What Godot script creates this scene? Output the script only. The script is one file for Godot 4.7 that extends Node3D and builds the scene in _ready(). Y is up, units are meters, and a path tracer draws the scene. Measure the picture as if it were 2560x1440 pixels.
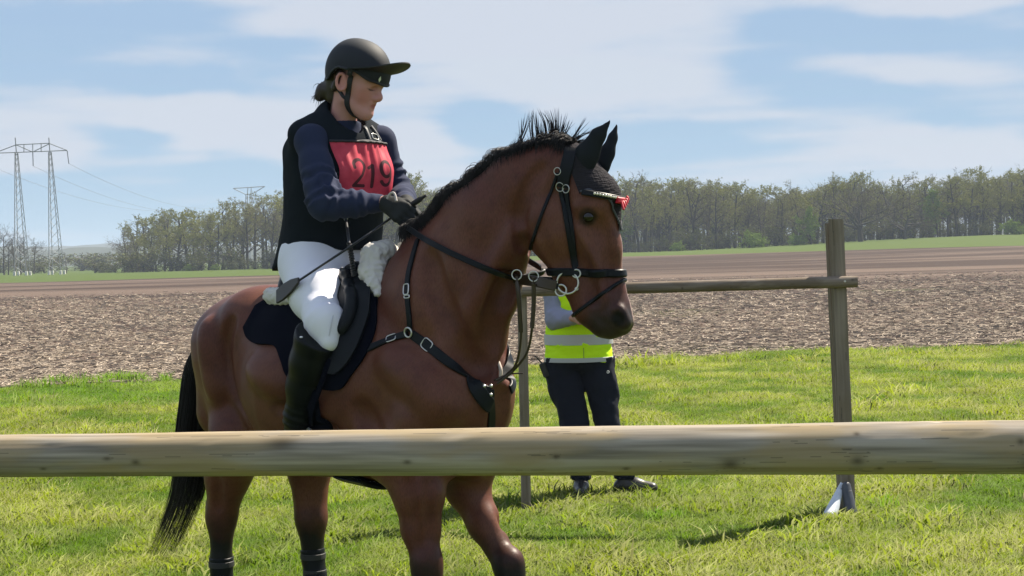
extends Node3D
# A rider on a bay horse behind a round rail, a field and a spring wood behind.
# Numbers of the form (px, py) are places in a 2560 x 1440 view; a plane, a surface or a size gives each its distance.

const FOCAL := 3700.0
const EYE := Vector3(0, 1.61, 0)
var cam_basis := Basis.from_euler(Vector3(-atan(70.0 / 3700.0), 0, deg_to_rad(-1.2)))
# the frame of horse and rider: x forward, y up, z to the horse's right
var frame := Transform3D(Basis(Vector3.UP, deg_to_rad(-45.0)), Vector3(-0.39, 0, -5.25))
var frame_inv := frame.affine_inverse()
var names := {}
var mats := {}
var rng := RandomNumberGenerator.new()

# ---------------------------------------------------------------- places
func ray_dir(px: float, py: float) -> Vector3:
	return cam_basis * Vector3((px - 1280.0) / FOCAL, (720.0 - py) / FOCAL, -1)

func at_depth(px: float, py: float, depth: float) -> Vector3:
	var d := ray_dir(px, py)
	return EYE + d * (depth / -d.z)

func on_ground(px: float, py: float, h := 0.0) -> Vector3:
	var d := ray_dir(px, py)
	return EYE + d * ((h - EYE.y) / d.y)

# a point of the upright plane b metres to the right of the horse's middle, in the horse's frame
func H(px: float, py: float, b := 0.0) -> Vector3:
	var o := frame_inv * EYE
	var d := frame_inv.basis * ray_dir(px, py)
	return o + d * ((b - o.z) / d.z)

func D(px: float, py: float, depth: float) -> Vector3:
	return frame_inv * at_depth(px, py, depth)

# ---------------------------------------------------------------- names, things, parts
func numbered(called: String) -> String:
	var n: int = names.get(called, 0)
	names[called] = n + 1
	return called if n == 0 else "%s_%03d" % [called, n]

func thing(called: String, label: String, category: String, group := "", xf := Transform3D.IDENTITY) -> Node3D:
	var o := Node3D.new()
	o.name = numbered(called)
	add_child(o)
	o.transform = xf
	tag(o, label, category, group)
	return o

func tag(o: Node, label: String, category: String, group := "") -> void:
	o.set_meta("label", label)
	o.set_meta("category", category)
	if group != "":
		o.set_meta("group", group)

func part(parent: Node, called: String, mesh: Mesh, m: Material = null, at := Vector3.ZERO) -> MeshInstance3D:
	var o := MeshInstance3D.new()
	o.name = called if parent != self else numbered(called)
	o.mesh = mesh
	if m:
		o.material_override = m
	parent.add_child(o, true)
	o.position = at
	return o

func structure(called: String, mesh: Mesh, m: Material) -> MeshInstance3D:
	var o := part(self, called, mesh, m)
	o.set_meta("kind", "structure")
	return o

# ---------------------------------------------------------------- materials
func lin(r: float, g: float, b: float) -> Color:
	return Color(r, g, b).linear_to_srgb()

func noise_tex(seed_: int, freq: float, ramp: Array, octaves := 4, size := 512, normal := false, strength := 4.0, stretch := 1.0, kind := FastNoiseLite.TYPE_SIMPLEX_SMOOTH) -> Texture2D:
	var n := FastNoiseLite.new()
	n.seed = seed_
	n.noise_type = kind
	n.frequency = freq
	n.fractal_octaves = octaves
	n.fractal_type = FastNoiseLite.FRACTAL_FBM
	var im := n.get_seamless_image(size, int(size / stretch))
	if stretch != 1.0:
		im.resize(size, size, Image.INTERPOLATE_CUBIC)
	if normal:
		im.convert(Image.FORMAT_RGBA8)
		im.bump_map_to_normal_map(strength)
		return ImageTexture.create_from_image(im)
	var data := im.get_data()
	if im.get_format() != Image.FORMAT_L8:
		im.convert(Image.FORMAT_L8)
		data = im.get_data()
	var lut: Array[Color] = []
	for i in 256:
		var t := i / 255.0 * (ramp.size() - 1)
		var k := mini(int(t), ramp.size() - 2)
		lut.append((ramp[k] as Color).lerp(ramp[k + 1], t - k))
	var out := PackedByteArray()
	out.resize(size * size * 3)
	for i in data.size():
		var c := lut[data[i]]
		out[i * 3] = int(c.r * 255.0)
		out[i * 3 + 1] = int(c.g * 255.0)
		out[i * 3 + 2] = int(c.b * 255.0)
	return ImageTexture.create_from_image(Image.create_from_data(size, size, false, Image.FORMAT_RGB8, out))

func plain(key: String, c: Color, rough := 0.8, metal := 0.0, spec := 0.5) -> StandardMaterial3D:
	if mats.has(key):
		return mats[key]
	var m := StandardMaterial3D.new()
	m.albedo_color = c
	m.roughness = rough
	m.metallic = metal
	m.metallic_specular = spec
	mats[key] = m
	return m

func vcol(key: String, rough := 0.8, spec := 0.5) -> StandardMaterial3D:
	var m := plain(key, Color.WHITE, rough, 0.0, spec)
	m.vertex_color_use_as_albedo = true
	return m

# ---------------------------------------------------------------- a distance field that is meshed as surface nets
class Field:
	var o: Vector3
	var c: float
	var nx: int
	var ny: int
	var nz: int
	var d: PackedFloat32Array

	func _init(lo: Vector3, hi: Vector3, cell: float) -> void:
		o = lo
		c = cell
		nx = int((hi.x - lo.x) / c) + 2
		ny = int((hi.y - lo.y) / c) + 2
		nz = int((hi.z - lo.z) / c) + 2
		d.resize(nx * ny * nz)
		d.fill(1.0)

	# a tapered capsule; across the direction l it is s times as thick
	func bone(a: Vector3, b: Vector3, ra: float, rb: float, k := 0.04, l := Vector3.ZERO, s := 1.0, sub := false) -> void:
		var rr := maxf(ra, rb) * maxf(1.0, s) + k + 3.0 * c
		var lo := (a.min(b) - Vector3.ONE * rr - o) / c
		var hi := (a.max(b) + Vector3.ONE * rr - o) / c
		var i0 := maxi(0, int(lo.x))
		var j0 := maxi(0, int(lo.y))
		var k0 := maxi(0, int(lo.z))
		var i1 := mini(nx - 1, int(hi.x) + 1)
		var j1 := mini(ny - 1, int(hi.y) + 1)
		var k1 := mini(nz - 1, int(hi.z) + 1)
		var q := 1.0 / s - 1.0
		var aa := a + l * (a.dot(l) * q)
		var ba := b + l * (b.dot(l) * q) - aa
		var ll := maxf(ba.length_squared(), 1e-9)
		var dr := rb - ra
		var ik := 1.0 / k
		var st := Vector3(c, 0, 0)
		st += l * (st.dot(l) * q)
		for kk in range(k0, k1 + 1):
			for jj in range(j0, j1 + 1):
				var p := o + Vector3(i0, jj, kk) * c
				p += l * (p.dot(l) * q)
				p -= aa
				var at := (kk * ny + jj) * nx + i0
				for ii in range(i0, i1 + 1):
					var t := clampf(p.dot(ba) / ll, 0.0, 1.0)
					var e := (p - ba * t).length() - ra - dr * t
					p += st
					if sub:
						e = -e
						var v := d[at]
						var h := maxf(k - absf(v - e), 0.0) * ik
						d[at] = maxf(v, e) + h * h * k * 0.25
					elif e < rr:
						var v2 := d[at]
						var h2 := maxf(k - absf(v2 - e), 0.0) * ik
						d[at] = minf(v2, e) - h2 * h2 * k * 0.25
					at += 1

	func chain(pts: Array, rs: Array, k := 0.04, l := Vector3.ZERO, s := 1.0) -> void:
		for i in pts.size() - 1:
			bone(pts[i], pts[i + 1], rs[i], rs[i + 1], k, l, s)

	# takes away what lies on the side of the plane that n points to
	func cut(at: Vector3, n: Vector3) -> void:
		for kk in nz:
			for jj in ny:
				var v := (o + Vector3(0, jj, kk) * c - at).dot(n)
				var idx := (kk * ny + jj) * nx
				for ii in nx:
					d[idx] = maxf(d[idx], v)
					v += n.x * c
					idx += 1

	func sample(p: Vector3) -> float:
		var f := (p - o) / c
		var i := int(f.x)
		var j := int(f.y)
		var k := int(f.z)
		if f.x < 0 or f.y < 0 or f.z < 0 or i >= nx - 1 or j >= ny - 1 or k >= nz - 1:
			return 1.0
		f -= Vector3(i, j, k)
		var at := (k * ny + j) * nx + i
		var s := nx * ny
		var a := lerpf(lerpf(d[at], d[at + 1], f.x), lerpf(d[at + nx], d[at + nx + 1], f.x), f.y)
		at += s
		return lerpf(a, lerpf(lerpf(d[at], d[at + 1], f.x), lerpf(d[at + nx], d[at + nx + 1], f.x), f.y), f.z)

	func normal(p: Vector3) -> Vector3:
		var e := c * 1.5
		return Vector3(sample(p + Vector3(e, 0, 0)) - sample(p - Vector3(e, 0, 0)), sample(p + Vector3(0, e, 0)) - sample(p - Vector3(0, e, 0)), sample(p + Vector3(0, 0, e)) - sample(p - Vector3(0, 0, e))).normalized()

	# the first place on the way that lies in the body, as [point, normal], or []
	func hit(from: Vector3, way: Vector3, most: float) -> Array:
		way = way.normalized()
		var t := 0.0
		var last := 0.0
		while t < most:
			var v := sample(from + way * t)
			if v < 0.0:
				for n in 8:
					var m := (t + last) * 0.5
					if sample(from + way * m) < 0.0:
						t = m
					else:
						last = m
				return [from + way * t, normal(from + way * t)]
			last = t
			t += 0.03 if v > 0.5 else clampf(v * 0.4, 0.003, 0.03)
		return []

	func mesh(paint = null) -> ArrayMesh:
		var sxy := nx * ny
		var ids := PackedInt32Array()
		ids.resize(nx * ny * nz)
		ids.fill(-1)
		var vs := PackedVector3Array()
		var ns := PackedVector3Array()
		var cs := PackedColorArray()
		var cells := PackedInt32Array()
		var far := c * 4.0
		for k in nz - 1:
			for j in ny - 1:
				var at := (k * ny + j) * nx
				for i in nx - 1:
					var v0 := d[at]
					if v0 < far and v0 > -far:
						var v1 := d[at + 1]
						var v2 := d[at + nx]
						var v3 := d[at + nx + 1]
						var v4 := d[at + sxy]
						var v5 := d[at + sxy + 1]
						var v6 := d[at + sxy + nx]
						var v7 := d[at + sxy + nx + 1]
						var neg := int(v0 < 0) + int(v1 < 0) + int(v2 < 0) + int(v3 < 0) + int(v4 < 0) + int(v5 < 0) + int(v6 < 0) + int(v7 < 0)
						if neg > 0 and neg < 8:
							var sum := Vector3.ZERO
							var n := 0
							if (v0 < 0) != (v1 < 0):
								sum += Vector3(v0 / (v0 - v1), 0, 0); n += 1
							if (v2 < 0) != (v3 < 0):
								sum += Vector3(v2 / (v2 - v3), 1, 0); n += 1
							if (v4 < 0) != (v5 < 0):
								sum += Vector3(v4 / (v4 - v5), 0, 1); n += 1
							if (v6 < 0) != (v7 < 0):
								sum += Vector3(v6 / (v6 - v7), 1, 1); n += 1
							if (v0 < 0) != (v2 < 0):
								sum += Vector3(0, v0 / (v0 - v2), 0); n += 1
							if (v1 < 0) != (v3 < 0):
								sum += Vector3(1, v1 / (v1 - v3), 0); n += 1
							if (v4 < 0) != (v6 < 0):
								sum += Vector3(0, v4 / (v4 - v6), 1); n += 1
							if (v5 < 0) != (v7 < 0):
								sum += Vector3(1, v5 / (v5 - v7), 1); n += 1
							if (v0 < 0) != (v4 < 0):
								sum += Vector3(0, 0, v0 / (v0 - v4)); n += 1
							if (v1 < 0) != (v5 < 0):
								sum += Vector3(1, 0, v1 / (v1 - v5)); n += 1
							if (v2 < 0) != (v6 < 0):
								sum += Vector3(0, 1, v2 / (v2 - v6)); n += 1
							if (v3 < 0) != (v7 < 0):
								sum += Vector3(1, 1, v3 / (v3 - v7)); n += 1
							ids[at] = vs.size()
							cells.append(at)
							vs.append(o + (Vector3(i, j, k) + sum / n) * c)
							ns.append(Vector3(v1 + v3 + v5 + v7 - v0 - v2 - v4 - v6, v2 + v3 + v6 + v7 - v0 - v1 - v4 - v5, v4 + v5 + v6 + v7 - v0 - v1 - v2 - v3).normalized())
					at += 1
		var idx := PackedInt32Array()
		for at in cells:
			var in0 := d[at] < 0
			var a := ids[at]
			if in0 != (d[at + 1] < 0):
				var p := ids[at - nx]; var q := ids[at - sxy]; var r := ids[at - nx - sxy]
				if p >= 0 and q >= 0 and r >= 0:
					if in0: idx.append_array([a, q, r, a, r, p])
					else: idx.append_array([a, r, q, a, p, r])
			if in0 != (d[at + nx] < 0):
				var p := ids[at - 1]; var q := ids[at - sxy]; var r := ids[at - 1 - sxy]
				if p >= 0 and q >= 0 and r >= 0:
					if in0: idx.append_array([a, p, r, a, r, q])
					else: idx.append_array([a, r, p, a, q, r])
			if in0 != (d[at + sxy] < 0):
				var p := ids[at - 1]; var q := ids[at - nx]; var r := ids[at - 1 - nx]
				if p >= 0 and q >= 0 and r >= 0:
					if in0: idx.append_array([a, q, r, a, r, p])
					else: idx.append_array([a, r, q, a, p, r])
		# one pass of smoothing over the normals
		for pass_ in 1:
			var acc := ns.duplicate()
			for t in range(0, idx.size(), 3):
				var x := idx[t]; var y := idx[t + 1]; var z := idx[t + 2]
				var s := ns[x] + ns[y] + ns[z]
				acc[x] += s; acc[y] += s; acc[z] += s
			for t in acc.size():
				ns[t] = acc[t].normalized()
		var arr := []
		arr.resize(Mesh.ARRAY_MAX)
		if paint != null:
			for t in vs.size():
				cs.append(paint.call(vs[t], ns[t]))
			arr[Mesh.ARRAY_COLOR] = cs
		arr[Mesh.ARRAY_VERTEX] = vs
		arr[Mesh.ARRAY_NORMAL] = ns
		arr[Mesh.ARRAY_INDEX] = idx
		var m := ArrayMesh.new()
		if vs.size():
			m.add_surface_from_arrays(Mesh.PRIMITIVE_TRIANGLES, arr)
		return m

# ---------------------------------------------------------------- swept shapes
func new_st() -> SurfaceTool:
	var st := SurfaceTool.new()
	st.begin(Mesh.PRIMITIVE_TRIANGLES)
	return st

# commits the shape with every triangle wound to agree with its normals
func done(st: SurfaceTool) -> ArrayMesh:
	var a := st.commit_to_arrays()
	var v: PackedVector3Array = a[Mesh.ARRAY_VERTEX]
	var n: PackedVector3Array = a[Mesh.ARRAY_NORMAL]
	var idx := PackedInt32Array()
	idx.resize(v.size())
	for i in range(0, v.size(), 3):
		var flip := (v[i + 1] - v[i]).cross(v[i + 2] - v[i]).dot(n[i] + n[i + 1] + n[i + 2]) > 0.0
		idx[i] = i
		idx[i + 1] = i + 2 if flip else i + 1
		idx[i + 2] = i + 1 if flip else i + 2
	a[Mesh.ARRAY_INDEX] = idx
	var m := ArrayMesh.new()
	m.add_surface_from_arrays(Mesh.PRIMITIVE_TRIANGLES, a)
	return m

func smooth_path(pts: Array, per := 6) -> PackedVector3Array:
	var out := PackedVector3Array()
	var n := pts.size()
	for i in n - 1:
		var p0: Vector3 = pts[maxi(i - 1, 0)]
		var p1: Vector3 = pts[i]
		var p2: Vector3 = pts[i + 1]
		var p3: Vector3 = pts[mini(i + 2, n - 1)]
		for k in per:
			var t := k / float(per)
			out.append(0.5 * (2.0 * p1 + (p2 - p0) * t + (2.0 * p0 - 5.0 * p1 + 4.0 * p2 - p3) * t * t + (3.0 * p1 - p0 - 3.0 * p2 + p3) * t * t * t))
	out.append(pts[n - 1])
	return out

# a tube through the points; radii one number or one for each point
func tube(st: SurfaceTool, pts, radii, sides := 8, closed := false, col = null) -> void:
	var n: int = pts.size()
	var up := Vector3(0.13, 0.97, 0.21)
	var rings := []
	for i in n:
		var a: Vector3 = pts[(i - 1 + n) % n] if closed else pts[maxi(i - 1, 0)]
		var b: Vector3 = pts[(i + 1) % n] if closed else pts[mini(i + 1, n - 1)]
		var t := (b - a).normalized()
		var x := up.cross(t)
		if x.length() < 0.05:
			x = Vector3.RIGHT.cross(t)
		x = x.normalized()
		var y := t.cross(x)
		up = y
		var r: float = radii if (radii is float or radii is int) else radii[i]
		var ring := []
		for k in sides:
			var g := TAU * k / sides
			ring.append([pts[i] + (x * cos(g) + y * sin(g)) * r, x * cos(g) + y * sin(g)])
		rings.append(ring)
	for i in (n if closed else n - 1):
		var r0: Array = rings[i]
		var r1: Array = rings[(i + 1) % n]
		for k in sides:
			var k2 := (k + 1) % sides
			for v in [r0[k], r1[k], r1[k2], r0[k], r1[k2], r0[k2]]:
				if col != null:
					st.set_color(col)
				st.set_normal(v[1])
				st.add_vertex(v[0])
	if not closed:
		for e in 2:
			var ring: Array = rings[0] if e == 0 else rings[n - 1]
			var nrm: Vector3 = (pts[0] - pts[1]).normalized() if e == 0 else (pts[n - 1] - pts[n - 2]).normalized()
			for k in range(1, sides - 1):
				for v in [ring[0], ring[k], ring[k + 1]]:
					if col != null:
						st.set_color(col)
					st.set_normal(nrm)
					st.add_vertex(v[0])

# a strap: points with outward normals, width and thickness (numbers or one per point)
func strap(st: SurfaceTool, pts, nrms, width, thick := 0.004, lift := 0.0) -> void:
	var n: int = pts.size()
	var ring := []
	for i in n:
		var t: Vector3 = (pts[mini(i + 1, n - 1)] - pts[maxi(i - 1, 0)]).normalized()
		var nn: Vector3 = nrms[i]
		nn = (nn - t * nn.dot(t)).normalized()
		var s := t.cross(nn)
		var w: float = (width if (width is float or width is int) else width[i]) * 0.5
		var p: Vector3 = pts[i] + nn * lift
		var e := thick * 0.35
		ring.append([p - s * w - nn * 0.002, p - s * w + nn * (thick - e), p - s * (w - e) + nn * thick, p + s * (w - e) + nn * thick, p + s * w + nn * (thick - e), p + s * w - nn * 0.002, nn, s])
	for i in n - 1:
		var a: Array = ring[i]
		var b: Array = ring[i + 1]
		for k in 5:
			var quad := [a[k], b[k], b[k + 1], a[k], b[k + 1], a[k + 1]]
			for q in 6:
				var src: Array = b if (q == 1 or q == 2 or q == 4) else a
				var nn: Vector3 = src[6]
				if k == 0: nn = -src[7]
				elif k == 4: nn = src[7]
				elif k == 1: nn = (src[6] - src[7]).normalized()
				elif k == 3: nn = (src[6] + src[7]).normalized()
				st.set_normal(nn)
				st.add_vertex(quad[q])
	for e in [0, n - 1]:
		var a: Array = ring[e]
		var t: Vector3 = (a[6] as Vector3).cross(a[7]) * (1.0 if e == 0 else -1.0)
		for k in range(1, 5):
			for v in [a[0], a[k], a[k + 1]]:
				st.set_normal(t)
				st.add_vertex(v)

func ring_path(c: Vector3, x: Vector3, y: Vector3, r: float, n := 20, ry := -1.0) -> PackedVector3Array:
	var out := PackedVector3Array()
	for i in n:
		var g := TAU * i / n
		out.append(c + x * cos(g) * r + y * sin(g) * (ry if ry > 0 else r))
	return out

func box(st: SurfaceTool, c: Vector3, s: Vector3, b := Basis.IDENTITY, bev := 0.0) -> void:
	var h := s * 0.5
	for ax in 3:
		for sg in [-1.0, 1.0]:
			var n := Vector3.ZERO
			n[ax] = sg
			var u := Vector3.ZERO
			u[(ax + 1) % 3] = 1.0
			var v := Vector3.ZERO
			v[(ax + 2) % 3] = 1.0
			var o := n * h[ax]
			var uu := u * (h[(ax + 1) % 3] - bev)
			var vv := v * (h[(ax + 2) % 3] - bev)
			var q := [o - uu - vv, o + uu - vv, o + uu + vv, o - uu + vv]
			var order := [0, 2, 1, 0, 3, 2] if sg > 0 else [0, 1, 2, 0, 2, 3]
			for k in order:
				st.set_normal(b * n)
				st.add_vertex(c + b * (q[k] as Vector3))
			if bev > 0.0:
				for s2 in [-1.0, 1.0]:
					var n2: Vector3 = v * s2
					var nn: Vector3 = (n + n2).normalized()
					var e0: Vector3 = o + vv * s2
					var e1: Vector3 = n * (h[ax] - bev) + v * (h[(ax + 2) % 3] * s2)
					var q2 := [e0 - uu, e0 + uu, e1 + uu, e0 - uu, e1 + uu, e1 - uu]
					for p in q2:
						st.set_normal(b * nn)
						st.add_vertex(c + b * (p as Vector3))

# a sheet from a grid of points, both its faces and its rim
# ref: a point behind the sheet, so that its face looks away from it
func sheet(st: SurfaceTool, g: Array, thick := 0.0, uv := false, ref = null) -> void:
	var rows := g.size()
	var cols: int = g[0].size()
	var ns := []
	for r in rows:
		var line := []
		for q in cols:
			var u: Vector3 = g[r][mini(q + 1, cols - 1)] - g[r][maxi(q - 1, 0)]
			var v: Vector3 = g[mini(r + 1, rows - 1)][q] - g[maxi(r - 1, 0)][q]
			line.append(u.cross(v).normalized())
		ns.append(line)
	if ref != null:
		var vote := 0.0
		for r in rows:
			for q in cols:
				vote += (ns[r][q] as Vector3).dot(((g[r][q] as Vector3) - (ref as Vector3)).normalized())
		if vote < 0.0:
			for r in rows:
				for q in cols:
					ns[r][q] = -ns[r][q]
	for side in (2 if thick > 0.0 else 1):
		for r in rows - 1:
			for q in cols - 1:
				var ids := [[r, q], [r, q + 1], [r + 1, q + 1], [r, q], [r + 1, q + 1], [r + 1, q]]
				if side == 0:
					ids.reverse()
				for id in ids:
					var n: Vector3 = ns[id[0]][id[1]]
					if uv:
						st.set_uv(Vector2(float(id[1]) / (cols - 1), float(id[0]) / (rows - 1)))
					st.set_normal(n if side == 1 else -n)
					st.add_vertex(g[id[0]][id[1]] - (n * thick if side == 0 and thick > 0.0 else Vector3.ZERO))
	if thick > 0.0:
		var rim := []
		for q in cols: rim.append([0, q])
		for r in range(1, rows): rim.append([r, cols - 1])
		for q in range(cols - 2, -1, -1): rim.append([rows - 1, q])
		for r in range(rows - 2, -1, -1): rim.append([r, 0])
		for i in rim.size() - 1:
			var a: Vector3 = g[rim[i][0]][rim[i][1]]
			var b: Vector3 = g[rim[i + 1][0]][rim[i + 1][1]]
			var na: Vector3 = ns[rim[i][0]][rim[i][1]] * thick
			var nb: Vector3 = ns[rim[i + 1][0]][rim[i + 1][1]] * thick
			var out := (b - a).cross(na).normalized()
			for p in [a, b, b - nb, a, b - nb, a - na]:
				if uv:
					st.set_uv(Vector2(float(rim[i][1]) / (cols - 1), float(rim[i][0]) / (rows - 1)))
				st.set_normal(out)
				st.add_vertex(p)

# ---------------------------------------------------------------- the ground's height
func table(x: float, xs: Array, ys: Array) -> float:
	if x <= xs[0]:
		return ys[0]
	for i in range(1, xs.size()):
		if x <= xs[i]:
			var t: float = (x - xs[i - 1]) / (xs[i] - xs[i - 1])
			t = t * t * (3.0 - 2.0 * t)
			return lerpf(ys[i - 1], ys[i], t)
	return ys[-1]

func ground_h(x: float, z: float) -> float:
	var d := -z
	if d < 25.0:
		return 0.0
	var a := table(x, [-66.0, -30.0, 15.0, 66.0], [0.0, 0.3, 1.7, 2.05])
	if d < 190.0:
		var t := (d - 25.0) / 165.0
		return a * t * t
	var b := table(x, [-110.0, -46.0, 23.0, 100.0], [0.5, 0.85, 2.6, 4.6])
	if d < 290.0:
		return lerpf(a, b, (d - 190.0) / 100.0)
	return b + (d - 290.0) * 0.004

# where the mown grass ends and the stubble begins
func edge_z(x: float) -> float:
	return -22.3 - x * 0.30 + 0.35 * sin(x * 0.9 + 0.6) + 0.2 * sin(x * 2.3)

# ---------------------------------------------------------------- the sky
var sky_noise := FastNoiseLite.new()
var sky_fine := FastNoiseLite.new()
# clear gaps (below 0) and thick cloud (above 0): view x, view y, half width, half height, amount
var sky_marks := [
	[470, 205, 330, 34, -0.75], [230, 80, 420, 75, -0.45], [330, 350, 110, 38, -0.8], [600, 440, 190, 60, -0.75],
	[150, 500, 250, 70, -0.8], [40, 165, 90, 26, -0.5], [700, 120, 160, 30, -0.3], [420, 20, 200, 25, -0.25], [1230, 320, 110, 62, -0.95], [1700, 355, 260, 60, -0.9],
	[1900, 160, 130, 40, -0.55], [2150, 75, 300, 45, -0.7], [2060, 225, 270, 34, -0.65], [1480, 410, 120, 30, -0.4], [2380, 305, 120, 18, -0.4],
	[560, 290, 210, 75, 0.65], [1250, 110, 380, 120, 0.6], [1500, 210, 330, 60, 0.5], [1900, 235, 130, 30, 0.35], [2300, 170, 220, 40, 0.4], [2380, 360, 230, 50, 0.6],
	[100, 400, 110, 30, 0.3], [1050, 350, 130, 60, 0.45], [1120, 30, 420, 60, 0.4], [2350, 15, 160, 35, 0.4], [1750, 60, 180, 50, 0.2], [800, 60, 170, 30, 0.2]]

func sky_color(az: float, el: float, marks: bool) -> Color:
	var e := rad_to_deg(el)
	var g := rad_to_deg(az)
	# streaks lie flatter towards the horizon
	var k := 1.0 / (0.35 + maxf(e, 0.0) * 0.035)
	var y := log(1.0 + maxf(e, -0.5) * 0.25) * 13.0
	var cov := 0.50 + 0.42 * sky_noise.get_noise_2d(g * 1.1 + y * 0.7, y * 3.6) + 0.32 * sky_fine.get_noise_2d(g * 0.9 - y * 1.5, y * 8.0) + 0.0 * k
	if marks:
		var px := 1280.0 + tan(az) * FOCAL
		var py := 650.0 - tan(el) / cos(az) * FOCAL - (px - 1280.0) * 0.021
		px += 60.0 * sky_noise.get_noise_2d(g * 3.0 + 50.0, y * 4.0)
		py += 26.0 * sky_noise.get_noise_2d(g * 4.0, y * 5.0 + 90.0)
		for m in sky_marks:
			var u: float = (px - m[0]) / m[2]
			var v: float = (py - m[1]) / m[3]
			var q := u * u + v * v
			if q < 5.0:
				cov += m[4] * exp(-q * 1.1)
	var c := clampf((cov - 0.18) / 0.58, 0.0, 1.0)
	c = c * c * (3.0 - 2.0 * c)
	var low := exp(-maxf(e, 0.0) / 7.0)
	var blue := Color(0.30, 0.46, 0.71).lerp(Color(0.45, 0.66, 0.80), low)
	blue = blue.lerp(Color(0.14, 0.28, 0.58), clampf((e - 12.0) / 60.0, 0.0, 1.0))
	var white := Color(0.62, 0.68, 0.79).lerp(Color(0.66, 0.71, 0.79), low)
	var o := blue.lerp(white, 0.10 + 0.88 * c)
	if el < -0.01:
		o = o.lerp(Color(0.22, 0.26, 0.16), clampf(-e / 6.0, 0.0, 1.0))
	return o.linear_to_srgb()

func make_sky() -> Sky:
	sky_noise.seed = 11
	sky_noise.frequency = 0.035
	sky_noise.fractal_octaves = 4
	sky_noise.domain_warp_enabled = true
	sky_noise.domain_warp_amplitude = 14.0
	sky_noise.domain_warp_frequency = 0.02
	sky_fine.seed = 5
	sky_fine.frequency = 0.11
	sky_fine.fractal_octaves = 4
	var im := Image.create(512, 256, false, Image.FORMAT_RGB8)
	for y in 256:
		for x in 512:
			# the panorama's edge lies straight ahead
			im.set_pixel(x, y, sky_color((fposmod((x + 0.5) / 512.0 + 0.5, 1.0) - 0.5) * TAU, (0.5 - (y + 0.5) / 256.0) * PI, y > 90 and y < 140 and (x < 56 or x > 456)))
	im.resize(4096, 2048, Image.INTERPOLATE_CUBIC)
	for y in range(840, 1040):
		for i in range(-320, 320):
			var x := posmod(i, 4096)
			im.set_pixel(x, y, sky_color((i + 0.5) / 4096.0 * TAU, (0.5 - (y + 0.5) / 2048.0) * PI, true))
	var m := PanoramaSkyMaterial.new()
	m.panorama = ImageTexture.create_from_image(im)
	var s := Sky.new()
	s.sky_material = m
	return s

# ---------------------------------------------------------------- weathered wood
# knots: [along 0..1, around 0..1, size along, size around]
func wood_tex(seed_: int, w: int, h: int, pale: Color, dark: Color, knots: Array, warm: Color) -> Texture2D:
	var n := FastNoiseLite.new()
	n.seed = seed_
	n.frequency = 0.02
	n.fractal_octaves = 4
	var big := FastNoiseLite.new()
	big.seed = seed_ + 3
	big.frequency = 0.006
	var im := Image.create(w, h, false, Image.FORMAT_RGB8)
	for y in h:
		for x in w:
			var yy := float(y)
			var kn := 0.0
			for q in knots:
				var dx: float = (float(x) / w - q[0]) / q[2]
				var dy: float = (float(y) / h - q[1]) / q[3]
				var r2 := dx * dx + dy * dy
				if r2 < 16.0:
					yy += exp(-r2 * 0.3) * 9.0 * signf(dy) * q[3] * 6.0
					kn = maxf(kn, exp(-r2 * 0.9))
			var g := n.get_noise_2d(x * 0.22, yy * 5.0) * 0.55 + n.get_noise_2d(x * 0.06 + 900.0, yy * 1.7) * 0.5
			var b := big.get_noise_2d(x * 0.9, yy * 2.2)
			var c := dark.lerp(pale, clampf(0.60 + g * 1.25, 0.0, 1.0))
			c = c.lerp(warm, clampf(b * 1.6 + 0.25, 0.0, 0.65))
			var crack := n.get_noise_2d(x * 0.03 + 300.0, yy * 2.0 + 70.0)
			if absf(crack) < 0.010 and b > -0.05:
				c = c.lerp(Color(0.05, 0.045, 0.035), 0.55)
			c = c.lerp(Color(0.055, 0.042, 0.028), kn * 0.72)
			im.set_pixel(x, y, c.linear_to_srgb())
	return ImageTexture.create_from_image(im)

# a round pole from a to b, with its grain along it, uneven and slightly checked
func pole_mesh(a: Vector3, b: Vector3, ra: float, rb: float, seed_: int, segs := 120, sides := 28) -> ArrayMesh:
	var n := FastNoiseLite.new()
	n.seed = seed_
	n.frequency = 1.0
	var t := (b - a).normalized()
	var y := (Vector3.UP - t * t.y).normalized()
	var x := y.cross(t)
	var length := (b - a).length()
	var st := new_st()
	var vs := []
	for i in segs + 1:
		var f := i / float(segs)
		var line := []
		for k in sides + 1:
			var g := TAU * k / sides
			var r := lerpf(ra, rb, f)
			r *= 1.0 + 0.035 * n.get_noise_2d(f * length * 1.3, 0.0) + 0.02 * n.get_noise_3d(f * length * 1.5, cos(g) * 1.2, sin(g) * 1.2)
			# long drying checks
			var q := n.get_noise_2d(f * length * 0.7 + 20.0, sin(g) * 2.6 + cos(g) * 1.3 + 40.0)
			r -= 0.0022 * exp(-q * q * 900.0)
			line.append(a + t * (f * length) + (x * sin(g) + y * cos(g)) * r)
		vs.append(line)
	for i in segs:
		for k in sides:
			for id in [[i, k], [i + 1, k], [i + 1, k + 1], [i, k], [i + 1, k + 1], [i, k + 1]]:
				var g := TAU * int(id[1]) / sides
				st.set_uv(Vector2(id[0] / float(segs), id[1] / float(sides)))
				st.set_smooth_group(1)
				st.add_vertex(vs[id[0]][id[1]])
	for e in 2:
		var ring: Array = vs[0] if e == 0 else vs[segs]
		var mid := a if e == 0 else b
		for k in sides:
			for v in ([mid, ring[k], ring[k + 1]] if e == 0 else [mid, ring[k + 1], ring[k]]):
				st.set_uv(Vector2(0.02, 0.5))
				st.set_smooth_group(2 + e)
				st.add_vertex(v)
	st.generate_normals()
	return st.commit()

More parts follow.
